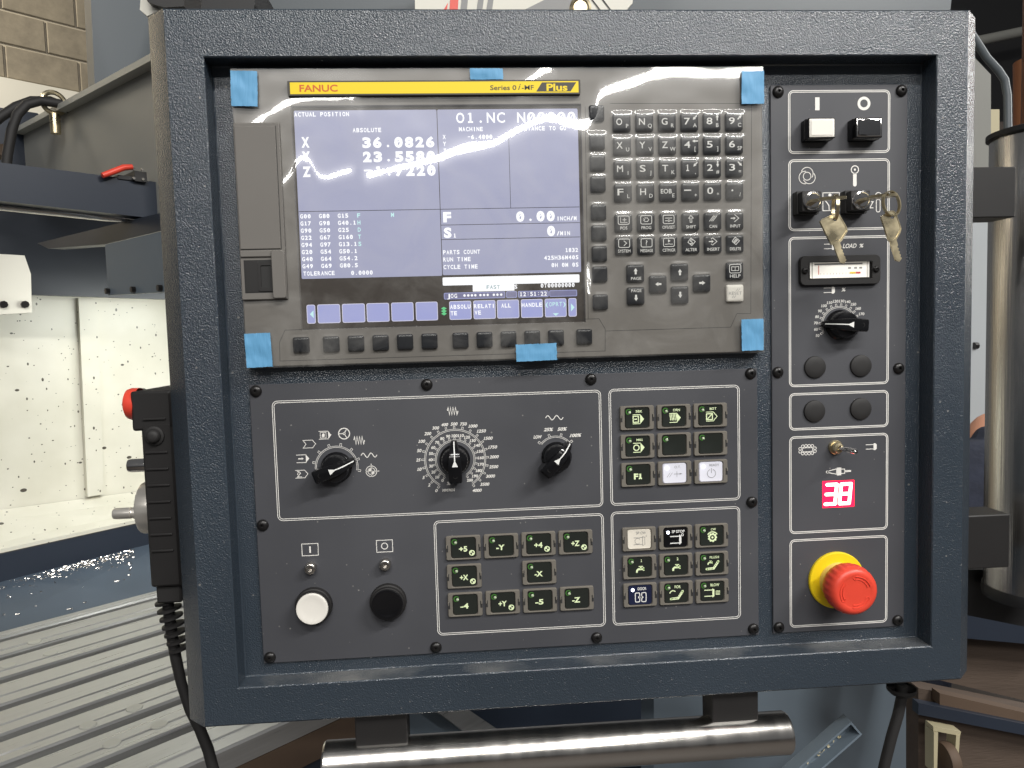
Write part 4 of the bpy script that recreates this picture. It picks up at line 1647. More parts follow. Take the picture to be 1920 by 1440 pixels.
def g_door(b):
    hdr(b, 'DOOR', 7.0, 1.6, 2.4)
    for s_ in (-1, 1):
        b.stroke([(p[0], p[1]) for p in rr(3.6, 7.4, .8, 0, 2, .4 + s_ * 2.6, -1.8)], .7, LZ, True)
        b.disc(.4 + s_ * 1.2, -1.8, 1.0, LZ, 10)


def g_for(b):
    hdr(b, 'FOR', 5.0, 1.2, 2.4)
    conveyor(b, .2, -1.2)
    b.arc(-2.8, -.4, 2.6, 40, 170, .8, LZ, 12)


def g_blow(b):
    hdr(b, 'BLOW', 7.4, 2.2, 2.3)
    spin(b, -2.0, -1.4, 1.05)
    for d in (-1.4, -.5, .5, 1.4):
        b.stroke([(2.8, -1.4 + d), (6.4, -1.4 + d)], .5, LZ)


DY = [-257.5, -280.4, -303.3]
mbutton(BX[0], DY[0], g_spcw, 'capivory', False, 'greyink')
mbutton(BX[1], DY[0], g_spstop, 'blackplastic', True, 'ink')
mbutton(BX[2], DY[0], g_cw)
mbutton(BX[0], DY[1], g_tap('1'))
mbutton(BX[1], DY[1], g_tap('2'))
conv_slots(mbutton(BX[2], DY[1], g_flush))
mbutton(BX[0], DY[2], g_door, 'capnavy', True, 'ink')
conv_slots(mbutton(BX[1], DY[2], g_for))
mbutton(BX[2], DY[2], g_blow)

# ================================================================== start and stop buttons with their pilot bolts
for x, m, fnb in ((-159.8, 'ivory', 'I'), (-102.2, 'blackplastic', 'O')):
    b = MB()
    b.lathe([(14.4, 0), (14.4, 3.0), (14.0, 4.2), (13.2, 4.6), (13.0, 4.6), (13.0, 7.0), (12.8, 7.8), (12.3, 8.0)], n=44)
    o = part(b, 'round_button', 'blackmatte', (x, -297.8, ZP))
    b = MB()
    b.lathe([(12.2, 7.0), (12.2, 9.2), (11.8, 9.8), (11.0, 9.9), (9.0, 9.5), (5.0, 9.2)], n=44)
    sub(b, 'button_cap', m, o)
    b = MB()
    xx, yy = x - 1.2, -253.6
    b.stroke([(xx - 6.2, yy - 4.7), (xx + 6.2, yy - 4.7), (xx + 6.2, yy + 4.7), (xx - 6.2, yy + 4.7)], .55, PZ, True)
    if fnb == 'I':
        b.rect(xx - .6, yy - 2.6, xx + .6, yy + 2.6, PZ)
    else:
        b.ring(xx, yy, 2.4, .65, PZ, 20)
    sub(b, 'printed_symbol', 'print', plate)
    b = MB()
    n = 24
    lp = [[(r * math.cos(2 * math.pi * i / n), r * math.sin(2 * math.pi * i / n), z) for i in range(n)] for r, z in ((4.6, 0), (4.6, 4.2), (4.3, 5.2), (3.6, 5.8), (2.4, 5.9))]
    for z in (5.8, 3.0):
        lp.append([(2.2 * math.cos(math.pi / 6) / math.cos((2 * math.pi * i / n) % (math.pi / 3) - math.pi / 6) * math.cos(2 * math.pi * i / n), 2.2 * math.cos(math.pi / 6) / math.cos((2 * math.pi * i / n) % (math.pi / 3) - math.pi / 6) * math.sin(2 * math.pi * i / n), z) for i in range(n)])
    b.loops(lp, False, True)
    part(b, 'socket_bolt', 'steel', (x - 1.1, -267.6, ZP))

# ================================================================== grab rail, arms and cable
b = MB()
b.loops([[(x, -425 + 17 * k * math.sin(2 * math.pi * i / 40), 6 + 17 * k * math.cos(2 * math.pi * i / 40)) for i in range(40)] for x, k in ((-157, .93), (-155.5, 1), (217.5, 1), (219.5, .93))], True, True)
rail = part(b, 'grab_rail', 'brushed', label='bright steel tube handle under the pendant')
for x0, x1 in ((-131.0, -90.5), (155.0, 193.0)):
    b = MB()
    b.box(x0, x1, -424, -383.5, -14, 12, .8)
    part(b, 'rail_bracket', 'blackmatte')
for y0, y1 in ((1.6, 46.3), (-319.5, -269.4)):
    b = MB()
    b.box(340, 462.8, y0, y1, -92, -60, 1.0)
    part(b, 'mounting_arm', 'blackmatte')
b = MB()
b.lathe([(12, 0), (12, 3), (9, 6), (6, 6)], n=20)
gl = part(b, 'cable_gland', 'rubber', (337.1, -408.9, -25))
gl.rotation_euler = (R(90), 0, 0)
b = MB()
b.tube([(338.1, -407.1, -25), (337.2, -419.6, -25), (334.3, -433.9, -25), (328.6, -453.0, -25), (323.8, -472.1, -25), (318.1, -496.2, -25), (313.4, -530.3, -25)], 4.6, 12)
part(b, 'hanging_cable', 'rubber')

# ================================================================== clear film taped over the display unit
LAMP_Y, LAMP_Z = 1520.0, 3300.0
CAMP = (-39.3, -90.7, 576.5)


def erf(t):
    return math.erf(t)


def want(y):          # tilt at which the film mirrors the long ceiling tube
    av = math.atan2(CAMP[1] - y, CAMP[2] - 13)
    al = math.atan2(LAMP_Y - y, LAMP_Z - 13)
    return -math.tan((av + al) / 2)


# folds in the film: polyline, half width, strength along it
FOLDS = [([(-103.2, 30.1), (-85.3, 34.5), (-69.4, 38.2), (-51.4, 41.5), (-35.3, 46.9), (-11.1, 51.7), (5.2, 60.2), (21.5, 67.9), (33.7, 70.9), (45.8, 67.7), (55.9, 65.2), (64.1, 66.7), (69.6, 77.4), (73.1, 86.4), (83.0, 91.5), (97.4, 95.7), (116.0, 102.4), (136.6, 104.6), (157.4, 103.8), (186.6, 104.5), (203.3, 108.0)], 8.5),
         ([(-188.9, 65.9), (-175.0, 74.6), (-159.2, 84.0), (-145.5, 87.4), (-120.3, 89.5), (-112.5, 89.9)], 6.0),
         ([(-169.9, 22.4), (-159.7, 32.8), (-155.1, 40.5), (-149.5, 43.1), (-145.0, 40.0), (-140.4, 31.3), (-133.8, 28.9), (-122.8, 31.9), (-116.8, 33.4)], 5.0),
         ([(12.2, 96.2), (18.4, 100.0), (28.6, 107.0), (32.7, 110.1)], 5.0)]
keys_ = [(o.location.x * 1000 + P0[0], o.location.z * 1000 + P0[1], (11.8 if o.name.startswith('soft') else 13.8)) for o in pend.children if o.name.split('.')[0] in ('key', 'soft_key') and not (o.location.z * 1000 + P0[1] > 73)]
NXF, NYF = 485, 267
fx0, fx1, fy0, fy1 = -199.6, 199.6, -110.6, 108.6


def sstep(t):
    t = max(0.0, min(1.0, t))
    return t * t * (3 - 2 * t)


kgrid = {}
for kx, ky, kw in keys_:
    for gx in range(int((kx - 12) // 20), int((kx + 12) // 20) + 1):
        for gy in range(int((ky - 12) // 20), int((ky + 12) // 20) + 1):
            kgrid.setdefault((gx, gy), []).append((kx, ky, kw))


GLARE = [(61.2, -49.5, 3.4, 13.0)]


def smooth_line(pts, n=8):
    out = []
    for i in range(len(pts) - 1):
        p0, p1, p2, p3 = pts[max(i - 1, 0)], pts[i], pts[i + 1], pts[min(i + 2, len(pts) - 1)]
        for k in range(n):
            t = k / n
            out.append(tuple(.5 * (2 * p1[a] + (p2[a] - p0[a]) * t + (2 * p0[a] - 5 * p1[a] + 4 * p2[a] - p3[a]) * t * t + (3 * p1[a] - p0[a] - 3 * p2[a] + p3[a]) * t ** 3) for a in (0, 1)))
    return out + [tuple(pts[-1])]


FOLDS = [(sorted(smooth_line(p)), w_) for p, w_ in FOLDS]


def film_h(x, y):
    h = 12.45
    near = 0.0
    for pts, wd in FOLDS:
        if x < pts[0][0] - 8 or x > pts[-1][0] + 8:
            continue
        for i in range(len(pts) - 1):
            (xa, ya), (xb, yb) = pts[i], pts[i + 1]
            if xa <= x <= xb or (i == 0 and x < xa) or (i == len(pts) - 2 and x > xb):
                t = (x - xa) / max(1e-6, xb - xa)
                c = ya + (yb - ya) * t if 0 <= t <= 1 else (ya if t < 0 else yb)
                near = max(near, math.exp(-((y - c) / (wd * 1.6)) ** 2))
                mask = sstep((x - pts[0][0] + 8) / 8) * sstep((pts[-1][0] + 8 - x) / 8)
                h += mask * want(c) * wd * .8862 * erf((y - c) / wd) * .995
                break
    for gx, gy, gw, gl_ in GLARE:
        d = y - gy
        if abs(x - gx) < gw * 3 and abs(d) < gl_ * 3:
            dd = max(-gl_, min(gl_, d))
            k = want(gy) * dd + .5 * (want(gy + 1) - want(gy)) * dd * dd
            h += k * math.exp(-((x - gx) / gw) ** 2) * (1 - sstep((abs(d) - gl_) / (gl_ * 2)))
    h += (1 - .85 * near) * (.45 * noise.noise(Vector((x * .018, y * .022, 3.1))) + .14 * noise.noise(Vector((x * .06, y * .07, 9.7))))
    for kx, ky, kw in kgrid.get((int(x // 20), int(y // 20)), ()):
        q = kw + 3.8
        if abs(x - kx) < q / 2 and abs(y - ky) < q / 2:
            h += .5 * (kw / 13.8) * (1 - abs(2 * (x - kx) / q) ** 4) * (1 - abs(2 * (y - ky) / q) ** 4)
    return h


b = MB()
for j in range(NYF):
    for i in range(NXF):
        x = fx0 + (fx1 - fx0) * i / (NXF - 1)
        y = fy0 + (fy1 - fy0) * j / (NYF - 1)
        b.v.append((x, y, film_h(x, y)))
for j in range(NYF - 1):
    y = fy0 + (fy1 - fy0) * (j + .5) / (NYF - 1)
    for i in range(NXF - 1):
        x = fx0 + (fx1 - fx0) * (i + .5) / (NXF - 1)
        if x < -165.8 and -60.2 < y < 70.0:
            continue
        q = j * NXF + i
        b.face((q, q + 1, q + NXF + 1, q + NXF))
film = b.build('protective_film', 'film', angle=180)
film.location = ORG
tag(film, 'wrinkled clear plastic film over the display and keypad', 'film')

for nm, (xa, ya), (xb, yb), tilt in (('blue tape square at the upper left corner of the film', (-199.4, 106.4), (-180.4, 81.1), -1.5), ('thin blue tape strip at the top middle edge of the film', (-25.0, 107.4), (-.4, 99.4), 0),
                                     ('blue tape square at the upper right corner of the film', (182.0, 104.8), (199.6, 80.2), 0), ('blue tape square at the lower right corner of the film', (180.6, -84.1), (198.2, -108.6), 0.6),
                                     ('short blue tape strip overlapping the lower row of soft keys', (3.5, -98.4), (34.9, -111.4), .8), ('blue tape square at the lower left corner of the film', (-198.8, -84.4), (-179.8, -109.8), 1.5)):
    b = MB()
    cx, cy, w_, h_ = (xa + xb) / 2, (ya + yb) / 2, abs(xb - xa), abs(yb - ya)
    nn, mm = 24, 24
    gridp = [[(-w_ / 2 + w_ * i / nn, -h_ / 2 + h_ * j / mm) for i in range(nn + 1)] for j in range(mm + 1)]
    for dz in (.3, 0):
        for row in gridp:
            for p in row:
                jx = .35 * noise.noise(Vector((p[0] * .9 + cx, p[1] * .9, 2.2)))
                jy = .35 * noise.noise(Vector((p[0] * .9, p[1] * .9 + cy, 7.2)))
                b.v.append((p[0] + jx, p[1] + jy, .8 * noise.noise(Vector((p[0] * .10 + cx, p[1] * .10, cy))) + .25 * noise.noise(Vector((p[0] * .4 + cx, p[1] * .15, cy))) + dz))
    S_ = (nn + 1) * (mm + 1)
    for j in range(mm):
        for i in range(nn):
            q = j * (nn + 1) + i
            b.face((q, q + 1, q + nn + 2, q + nn + 1))
            b.face((S_ + q, S_ + q + nn + 1, S_ + q + nn + 2, S_ + q + 1))
    o = b.build('tape_strip', 'tape', angle=60)
    o.location = ORG + Vector(V((cx, cy, 14.0)))
    o.rotation_euler = (0, -R(tilt), 0)
    tag(o, nm, 'tape', 'blue tape strips holding the film')


# ================================================================== keys hanging in the two locks
def key_outline(b, bow, blade, z, th, hole, hr):
    # flat key: bow as a ring round the hole, blade as a toothed strip
    n = 40
    hx_, hy_ = hole

    def ray(a):
        best = None
        dx, dy = math.cos(a), math.sin(a)
        for i in range(len(bow)):
            (x1, y1), (x2, y2) = bow[i], bow[(i + 1) % len(bow)]
            ex, ey = x2 - x1, y2 - y1
            den = dx * ey - dy * ex
            if abs(den) < 1e-9:
                continue
            t = ((x1 - hx_) * ey - (y1 - hy_) * ex) / den
            s_ = ((x1 - hx_) * dy - (y1 - hy_) * dx) / den
            if t > 0 and -1e-6 <= s_ <= 1 + 1e-6 and (best is None or t < best):
                best = t
        return (hx_ + dx * (best or hr), hy_ + dy * (best or hr))
    outer = [ray(2 * math.pi * i / n) for i in range(n)]
    mid = [(hx_ + (p[0] - hx_) * .90, hy_ + (p[1] - hy_) * .90) for p in outer]
    inner = [(hx_ + hr * math.cos(2 * math.pi * i / n), hy_ + hr * math.sin(2 * math.pi * i / n)) for i in range(n)]
    f = lambda L, zz: [(p[0], p[1], zz) for p in L]
    b.loops([f(inner, z), f(outer, z), f(outer, z + th), f(mid, z + th), f(mid, z + th - .35), f(inner, z + th - .35), f(inner, z)], False, False)
    b.loops([[(p[0], p[1], z + .2) for p in blade], [(p[0], p[1], z + th - .2) for p in blade]], True, True)


def hang_key(bow_px, hole, hr, tip, root, wd, teeth, z, parent, seed):
    rnd = random.Random(seed)
    b = MB()
    (rx, ry), (tx, ty) = root, tip
    L = math.hypot(tx - rx, ty - ry)
    ux, uy = (tx - rx) / L, (ty - ry) / L
    nx, ny = -uy, ux
    blade = [(rx - nx * wd / 2 - ux * 3, ry - ny * wd / 2 - uy * 3), (rx + ux * (L - 2) - nx * wd / 2, ry + uy * (L - 2) - ny * wd / 2), (tx, ty)]
    k = teeth
    for i in range(k):
        t = L - 2 - (L - 4) * i / k
        o_ = wd / 2 - (rnd.uniform(.2, 1.2) if i % 2 else 0)
        blade.append((rx + ux * t + nx * o_, ry + uy * t + ny * o_))
    blade.append((rx - ux * 3 + nx * wd / 2, ry - uy * 3 + ny * wd / 2))
    key_outline(b, bow_px, blade, z, 1.9, hole, hr)
    return b.build('hanging_key', 'brass', parent, angle=30)


def emboss(parent, txt, x, y, h, rot, z):
    b = MB()
    tv, tf, tw, th = glyphs(txt, .01, 0)
    b.text(txt, x, y, h, z, rot=rot, bold=.01)
    b.build('stamped_number', 'brass', parent)


def keyset(lock, tipp, ring_c, ring_n, ring_r, bow, hole, tip, root, label, seed, stamps):
    o = empty('key_ring', ORG)
    tag(o, label, 'keys', 'keys hanging in the locks')
    (lx, ly, lz), (ex, ey, ez) = lock, tipp
    # key in the lock, lying flat and seen along its edge
    b = MB()
    d = Vector((ex - lx, ey - ly, ez - lz))
    L = d.length
    d.normalize()
    s_ = Vector((1, 0, 0)) - d * d.x
    s_.normalize()
    u = d.cross(s_).normalized()

    def P(t, w_, h):
        v = Vector(lock) + d * t + s_ * w_ + u * h
        return tuple(v)
    st = [(-6, 2.8), (L * .36, 2.8), (L * .42, 5.5), (L * .60, 8.2), (L * .85, 7.0), (L * .98, 3.5)]
    b.loops([[P(t, -w_, -.95), P(t, w_, -.95), P(t, w_, .95), P(t, -w_, .95)] for t, w_ in st], True, True)
    b.build('inserted_key', 'brass', o, angle=30)
    rc, rn = Vector(ring_c), Vector(ring_n).normalized()
    a = rn.cross(Vector((0, 1, 0))).normalized()
    c = rn.cross(a).normalized()
    pts = [tuple(rc + a * ring_r * math.cos(2 * math.pi * i / 40) + c * ring_r * math.sin(2 * math.pi * i / 40)) for i in range(41)]
    b = MB()
    b.loops([[tuple(Vector(p) + (Vector(p) - rc).normalized() * q + rn * w_) for q, w_ in ((.45, -1.1), (.45, 1.1), (-.45, 1.1), (-.45, -1.1))] for p in pts], False, False)
    b.build('split_ring', 'brass', o, angle=30)
    hk = hang_key(bow, hole, 1.7, tip, root, 5.0, 9, ring_c[2] - 1.0, o, seed)
    for t, x, y, h, r_ in stamps:
        emboss(o, t, x, y, h, r_, ring_c[2] + .62)
    return o


def crp(x, y):
    return None


K1 = [(222.0, -16.0), (222.6, -14.8), (233.0, -10.4), (234.8, -10.3), (236.4, -11.3), (242.7, -21.7), (242.7, -23.2), (237.3, -31.6), (231.7, -33.4), (230.3, -32.5)]
keyset((236.8, 5.6, 18.0), (237.7, 0.8, 59), (233.8, -5.7, 57), (1.0, 0, .30), 8.6, K1, (233.4, -14.2), (240.1, -46.5), (234.5, -32.2),
       'brass key with a second key hanging over the load meter', 3, [('3102', 229.1, -23.4, 3.0, -63), ('19', 236.9, -19.8, 3.0, -63)])
K2 = [(269.5, -13.6), (270.1, -12.1), (276.2, -8.8), (278.8, -8.9), (280.5, -10.3), (284.8, -21.7), (284.7, -23.5), (281.3, -29.9), (277.1, -32.2), (275.6, -31.0)]
keyset((276.0, 5.6, 18.0), (278.4, 2.9, 55), (277.5, -3.6, 54), (.42, .1, 1.0), 9.0, K2, (278.2, -12.9), (283.6, -45.8), (279.0, -31.3),
       'brass key with a second key hanging at the right plate edge', 5, [('312', 274.4, -20.5, 2.8, -66), ('17', 280.8, -19.1, 2.8, -66)])

# ================================================================== hand wheel box hooked on the left side of the pendant
mpg = empty('handwheel_box', ORG + Vector(V((-280, -290, -40))))
tag(mpg, 'black ribbed hand wheel pulse box on the left side of the pendant', 'handwheel')
OM = Vector(V((-280, -290, -40)))


def mp(mb, name, m, **k):
    o = mb.build(name, m, mpg, **k)
    o.location = -OM
    return o


GX = -260.8          # face against the pendant
b = MB()


def side_loop(x0, y0, y1, z0, z1):
    return [(x0, y0, z0), (x0, y0, z1), (x0, y1, z1), (x0, y1, z0)]


# main shell: front edge stepped (thicker head at the top)
b.box(-285.5, GX - 1, -279.5, -150.0, -84, -3.4, 2.0)
b.box(-292.0, GX - 1, -156.5, -126.0, -84, -3.6, 1.8)
mp(b, 'shell', 'blackmatte')
b = MB()
b.box(-262.6, GX, -280.2, -125.6, -82, -4.6, .5)
mp(b, 'back_shell', 'blackmatte')
b = MB()
for i, y in enumerate((-147.6, -173.4, -186.4, -199.0, -212.0, -224.8, -237.6, -250.4)):
    bb_ = MB()
    bb_.box(-283.0, -266.4, y - .8, y + .8, -4.0, -2.0, .4)
    mp(bb_, 'rib', 'blackmatte')
b = MB()
b.lathe([(7.6, 0), (7.4, 1.6), (6.2, 2.2), (5.6, 2.2), (5.0, 5.0), (3.4, 6.4), (1.2, 6.6)], n=28)
o = mp(b, 'side_button', 'rubber')
o.location = Vector(V((-275.4, -160.6, -3.6))) - OM


def xlathe(prof, y, z, n=40, mod=0):
    # turned part with its axis along -X
    b = MB()
    b.loops([[(x, y + (r + (mod if (i // 2) % 2 else 0)) * math.cos(2 * math.pi * i / n), z + (r + (mod if (i // 2) % 2 else 0)) * math.sin(2 * math.pi * i / n)) for i in range(n)] for r, x in prof], False, True)
    return b


mp(xlathe([(12.5, -290), (12.5, -296.0), (11.6, -298.6), (9, -300), (4, -300.4)], -136.5, -17, 48), 'stop_button', 'red')
mp(xlathe([(5.2, -284), (5.2, -298.5), (4.8, -300.5), (3.6, -301)], -184.5, -14, 32), 'selector_knob', 'chrome')
mp(xlathe([(4.2, -284), (4.0, -288), (2.5, -288.5)], -180.0, -40, 20), 'selector_knob', 'blackmatte')
mp(xlathe([(20.6, -284.5), (20.8, -287), (20.8, -297.0), (20.2, -298.2), (18.0, -298.6), (6, -298.9)], -222.0, -32, 72, .12), 'hand_wheel', 'satin')
mp(xlathe([(4.5, -298), (4.5, -300), (3.4, -300.6), (3.6, -301.4), (4.4, -302), (4.4, -314), (4.0, -315)], -222.5, -16, 28), 'wheel_handle', 'satin')
b = MB()
b.box(-283.6, -264.5, -294, -279.6, -40, -8, 1.5)
mp(b, 'cable_gland', 'rubber')
pts = [(-281.9, -287.9, -24), (-281.0, -307.8, -24), (-279.6, -327.8, -24), (-277.7, -345.7, -24), (-274.7, -366.0, -24), (-269.2, -388.8, -24), (-262.4, -405.1, -24), (-256.6, -423.6, -24), (-252.6, -444.4, -24), (-250.4, -467.5, -24)]
b = MB()
b.tube(pts, [4.5, 4.5, 4.5, 4.5, 4.2, 4.2, 4.4, 4.6, 4.6, 4.6], 12)
mp(b, 'hanging_cable', 'rubber')
b = MB()
for i in range(7):
    t = i / 6
    x, y = -281.5 + 6.5 * t, -297.5 - 40 * t
    b.loops([[(x + r * math.cos(2 * math.pi * k / 20), y + dy + .18 * r * math.cos(2 * math.pi * k / 20), -24 + r * math.sin(2 * math.pi * k / 20)) for k in range(20)] for r, dy in ((4, 1.6), (9.6 - 2.0 * t, 1.0), (9.6 - 2.0 * t, -1.0), (4, -1.6))], True, True)
mp(b, 'strain_relief', 'rubber')

# ================================================================== support pole
pole = empty('support_pole', Vector((0.5323, .118, 0)))
tag(pole, 'upright steel tube that carries the pendant at the right edge', 'pole')
ztop = 1517.6
zbot = 1063.3
b = MB()
b.lathe([(42, zbot + 6), (42, ztop - 2), (41, ztop)], 0, 0, n=48)
b.build('tube', 'poletube', pole, conv=VM)
b = MB()
b.lathe([(24, zbot - 8), (43, zbot - 6), (44, zbot), (43, zbot + 6), (42.2, zbot + 6)], 0, 0, n=40, cap=False)
b.build('end_cap', 'dark', pole, conv=VM)
b = MB()
b.lathe([(40, ztop - 1), (45, ztop + .5), (45, ztop + 5), (38, ztop + 7)], 0, 0, n=40)
b.build('top_collar', 'dark', pole, conv=VM)
b = MB()
pb_ = [(483.5, -355.0, -160), (541.8, -358.0, -160), (542.2, -383.8, -160), (555.7, -392.8, -160), (604.5, -397.8, -160), (605.3, -433.4, -160), (484.2, -402.9, -160)]
b.loops([[tuple(Vector(p) - Vector((pole.location.x * 1000, 0, 0))) for p in pb_], [tuple(Vector(p) - Vector((pole.location.x * 1000, 0, 60))) for p in pb_]][::-1], True, True)
o = b.build('base_block', 'dark', pole, smooth=False)
o.location = (0, -pole.location.y, 1.43)
b = MB()
b.lathe([(16, ztop + 8), (16, 2900)], n=24)
b.build('hanger', 'rust', pole, conv=VM)

# ================================================================== milling machine behind (turned 43 degrees to the pendant)
mc = empty('milling_machine', (0, 0, 0), R(43))
tag(mc, 'large dark blue milling machine with white interior behind the pendant', 'machine')


def mpart(mb, name, m, par=None, **k):
    o = mb.build(name, m, par or mc, conv=VM, **k)
    if par is None:
        o.location = (0, 0, 1.43)
    return o


def plate_b(name, pts, th, m, par=None, ax=1, **k):
    # sheet through 3D points, thickened along one machine axis (0 along, 1 across, 2 height)
    b = MB()
    back = []
    for p in pts:
        q = list(p)
        q[ax] += th
        back.append(tuple(q))
    b.loops([list(pts), back], True, True)
    return mpart(b, name, m, par, smooth=False, **k)


# upper column and side sheets
plate_b('column_panel', [(16.4, 900.0, 529.2), (155.2, 900.0, 577.2), (138.3, 900.0, 288.6), (11.9, 900.0, 265.1)], 30, 'sheet')
plate_b('side_panel', [(-0.9, 1318.8, 322.9), (-0.9, 566.6, 277.6), (-0.9, 596.1, 67.3), (-0.9, 1330.8, 250.6)], 6, 'sheetlight', ax=0)
b = MB()
lip = [(-0.9, 1330.4, 323.1), (-0.9, 566.6, 277.6)]
(a_, b1, h1), (_, b2, h2) = lip
b.hexa([(a_ - 16, b1, h1 - 4), (a_ + 8, b1, h1 - 4), (a_ + 8, b1, h1 + 5), (a_ - 16, b1, h1 + 5)], [(a_ - 16, b2, h2 - 4), (a_ + 8, b2, h2 - 4), (a_ + 8, b2, h2 + 5), (a_ - 16, b2, h2 + 5)])
mpart(b, 'panel_edge', 'lip', smooth=False)  # light on the flange put into the colour as a paler tone
plate_b('motor_cover', [(-68.6, 1250.0, 356.9), (24.9, 1250.0, 359.9), (46.2, 1250.0, 340.7), (40.1, 1250.0, 242.9), (-76.9, 1250.0, 227.0)], 120, 'navy')
plate_b('door_beam', [(-211.2, 652.9, 130.5), (26.4, 652.9, 130.9), (23.5, 652.9, 80.7), (-214.0, 652.9, 85.8)], 60, 'navy')
b = MB()
q = [(-208.4, 682.9, 85.1), (13.7, 682.9, 81.3)]
b.tube([q[0], q[1]], 6, 10)
mpart(b, 'guide_rail', 'steel')
plate_b('inner_cover', [(-95.4, 1335.9, 196.9), (327.1, 1335.9, 210.8), (315.5, 1335.9, 11.6), (-106.8, 1335.9, 19.5)], 20, 'blacknavy')
plate_b('cross_beam', [(-30.9, 1096.6, 92.3), (-30.9, 523.0, 73.7), (-30.9, 526.1, 52.2), (-30.9, 769.8, 56.7), (-30.9, 1038.5, 77.2)], 25, 'navy', ax=0)
gp = plate_b('guard_panel', [(-60.9, 680.6, 44.7), (-60.9, 455.6, 40.1), (-60.9, 465.4, -30.2), (-60.9, 680.9, -22.8)], 8, 'pale', ax=0)
for p in [(-60.9, 675.9, -17.4), (-60.9, 586.9, -20.8), (-60.9, 505.0, -24.0)]:
    b = MB()
    b.tube([(p[0] + 2, p[1], p[2]), (p[0] - 5, p[1], p[2])], 4, 8)
    mpart(b, 'bolt', 'screw', gp)
# white interior
wall = plate_b('white_back_panel', [(-111.0, 1505.9, 38.2), (415.6, 1505.9, 30.2), (387.6, 1505.9, -454.5), (-141.7, 1505.9, -435.9)], 10, 'enamel')
rp = [(147.0, 1505.9, 20.5), (187.5, 1505.9, 19.9), (172.3, 1505.9, -439.7), (137.8, 1505.9, -439.8)]
b = MB()
b.loops([[(p[0], p[1] - .5, p[2]) for p in rp], [(p[0], p[1] - 16, p[2]) for p in rp]], True, True)
mpart(b, 'panel_rib', 'enamel', wall, smooth=False)
br = plate_b('white_bracket', [(-82.6, 1265.9, 88.7), (-9.5, 1265.9, 88.0), (-1.1, 1265.9, 52.6), (-3.9, 1265.9, -21.6), (-90.1, 1265.9, -27.7)], 30, 'offwhite')
for p in [(-50.2, 1265.9, -6.6), (-15.4, 1265.9, -6.2)]:
    b = MB()
    b.tube([(p[0], p[1] + 2, p[2]), (p[0], p[1] - 6, p[2])], 7, 8)
    mpart(b, 'bolt', 'screw', br)


def sheet3(name, l0, l1, th, m, par=None):
    b = MB()
    top = [l0[0], l0[1], l1[1], l1[0]]
    b.loops([top, [(p[0], p[1], p[2] - th) for p in top]], True, True)
    return mpart(b, name, m, par, smooth=False)


L_A = [(-142.0, 1503.9, -435.6), (386.7, 1503.9, -454.1)]
L_B = [(-166.5, 1375.9, -498.8), (328.9, 1375.9, -486.4)]
sheet3('white_ledge', L_A, L_B, 8, 'enamel')
L_B2 = [(p[0], p[1] - 1, p[2] - 10) for p in L_B]
L_C = [(-171.0, 1374.9, -566.7), (324.9, 1374.9, -548.3)]
b = MB()
b.loops([[L_B2[0], L_B2[1], L_C[1], L_C[0]], [(p[0], p[1] + 12, p[2]) for p in (L_B2[0], L_B2[1], L_C[1], L_C[0])]], True, True)
mpart(b, 'base_step', 'navy', smooth=False)
L_D = [(-208.9, 1147.0, -591.0), (222.8, 1146.9, -591.0)]
slope = sheet3('base_slope', L_C, L_D, 10, 'slate')

# slotted table
SLATS = [1150.6, 1104.9, 1016.2, 917.9, 819.3, 723.5, 642.8, 558.8, 473.2]
b = MB()
AX0, AX1 = -1400, 900
b.box(AX0, AX1, SLATS[-1] + 6, SLATS[0], -591 - 60, -591 - 29)
table = mpart(b, 'table', 'slotdark', smooth=False)
for i in range(len(SLATS) - 1):
    hi, lo = SLATS[i], SLATS[i + 1]
    g = 20
    b = MB()
    y0, y1 = lo + (g / 2 if i < len(SLATS) - 2 else 0), hi - (g / 2 if i > 0 else 0)
    t_ = -591
    st = [(y0, t_ - 30), (y0, t_ - 3), (y0 + 3, t_), (y0 + (y1 - y0) * .34, t_ - .2), (y0 + (y1 - y0) * .36, t_ - 2.0), (y0 + (y1 - y0) * .40, t_ - 2.0), (y0 + (y1 - y0) * .42, t_), (y1 - 3, t_), (y1, t_ - 3), (y1, t_ - 30)]
    b.loops([[(AX0, yy, zz) for yy, zz in st], [(AX1, yy, zz) for yy, zz in st]], True, True)
    mpart(b, 'table_strip', 'slat', table, angle=15)
for p in [(-90.5, 1045.6, -591.0), (-86.5, 971.0, -591.0), (-145.0, 971.7, -591.0), (-65.9, 668.7, -591.0), (-124.1, 668.9, -591.0), (-119.2, 595.8, -591.0), (-61.5, 596.3, -591.0)]:
    b = MB()
    b.lathe([(11, -591), (10, -591 + 1.2), (3, -591 + 1.4)], p[0], p[1], 18)
    mpart(b, 'plug', 'lip', table)
b = MB()
b.box(AX0, AX1, SLATS[-1] - 1, SLATS[-1] + 5, -591 - 72, -591 - 31)
mpart(b, 'table_front', 'brown', table, smooth=False)

# lower front covers below the pendant
b = MB()
b.box(AX0, AX1, SLATS[-1] + 6, SLATS[-1] + 30, -1428, -591 - 62)
mpart(b, 'lower_cover', 'navy', smooth=False)
plate_b('front_cover', [(389.3, 120.0, -482.9), (1652.1, 120.0, -886.5), (1680.5, 120.0, -1816.7), (376.2, 120.0, -934.5)], 20, 'pale')
plate_b('steel_guide', [(258.7, 433.2, -636.2), (322.6, 433.2, -659.9), (505.9, 433.2, -831.1), (425.3, 433.2, -803.7)], 10, 'slat')
plate_b('inner_cover', [(240.5, 453.2, -635.5), (309.3, 453.2, -662.9), (408.8, 453.2, -776.1), (237.0, 453.2, -708.2)], 10, 'pale')

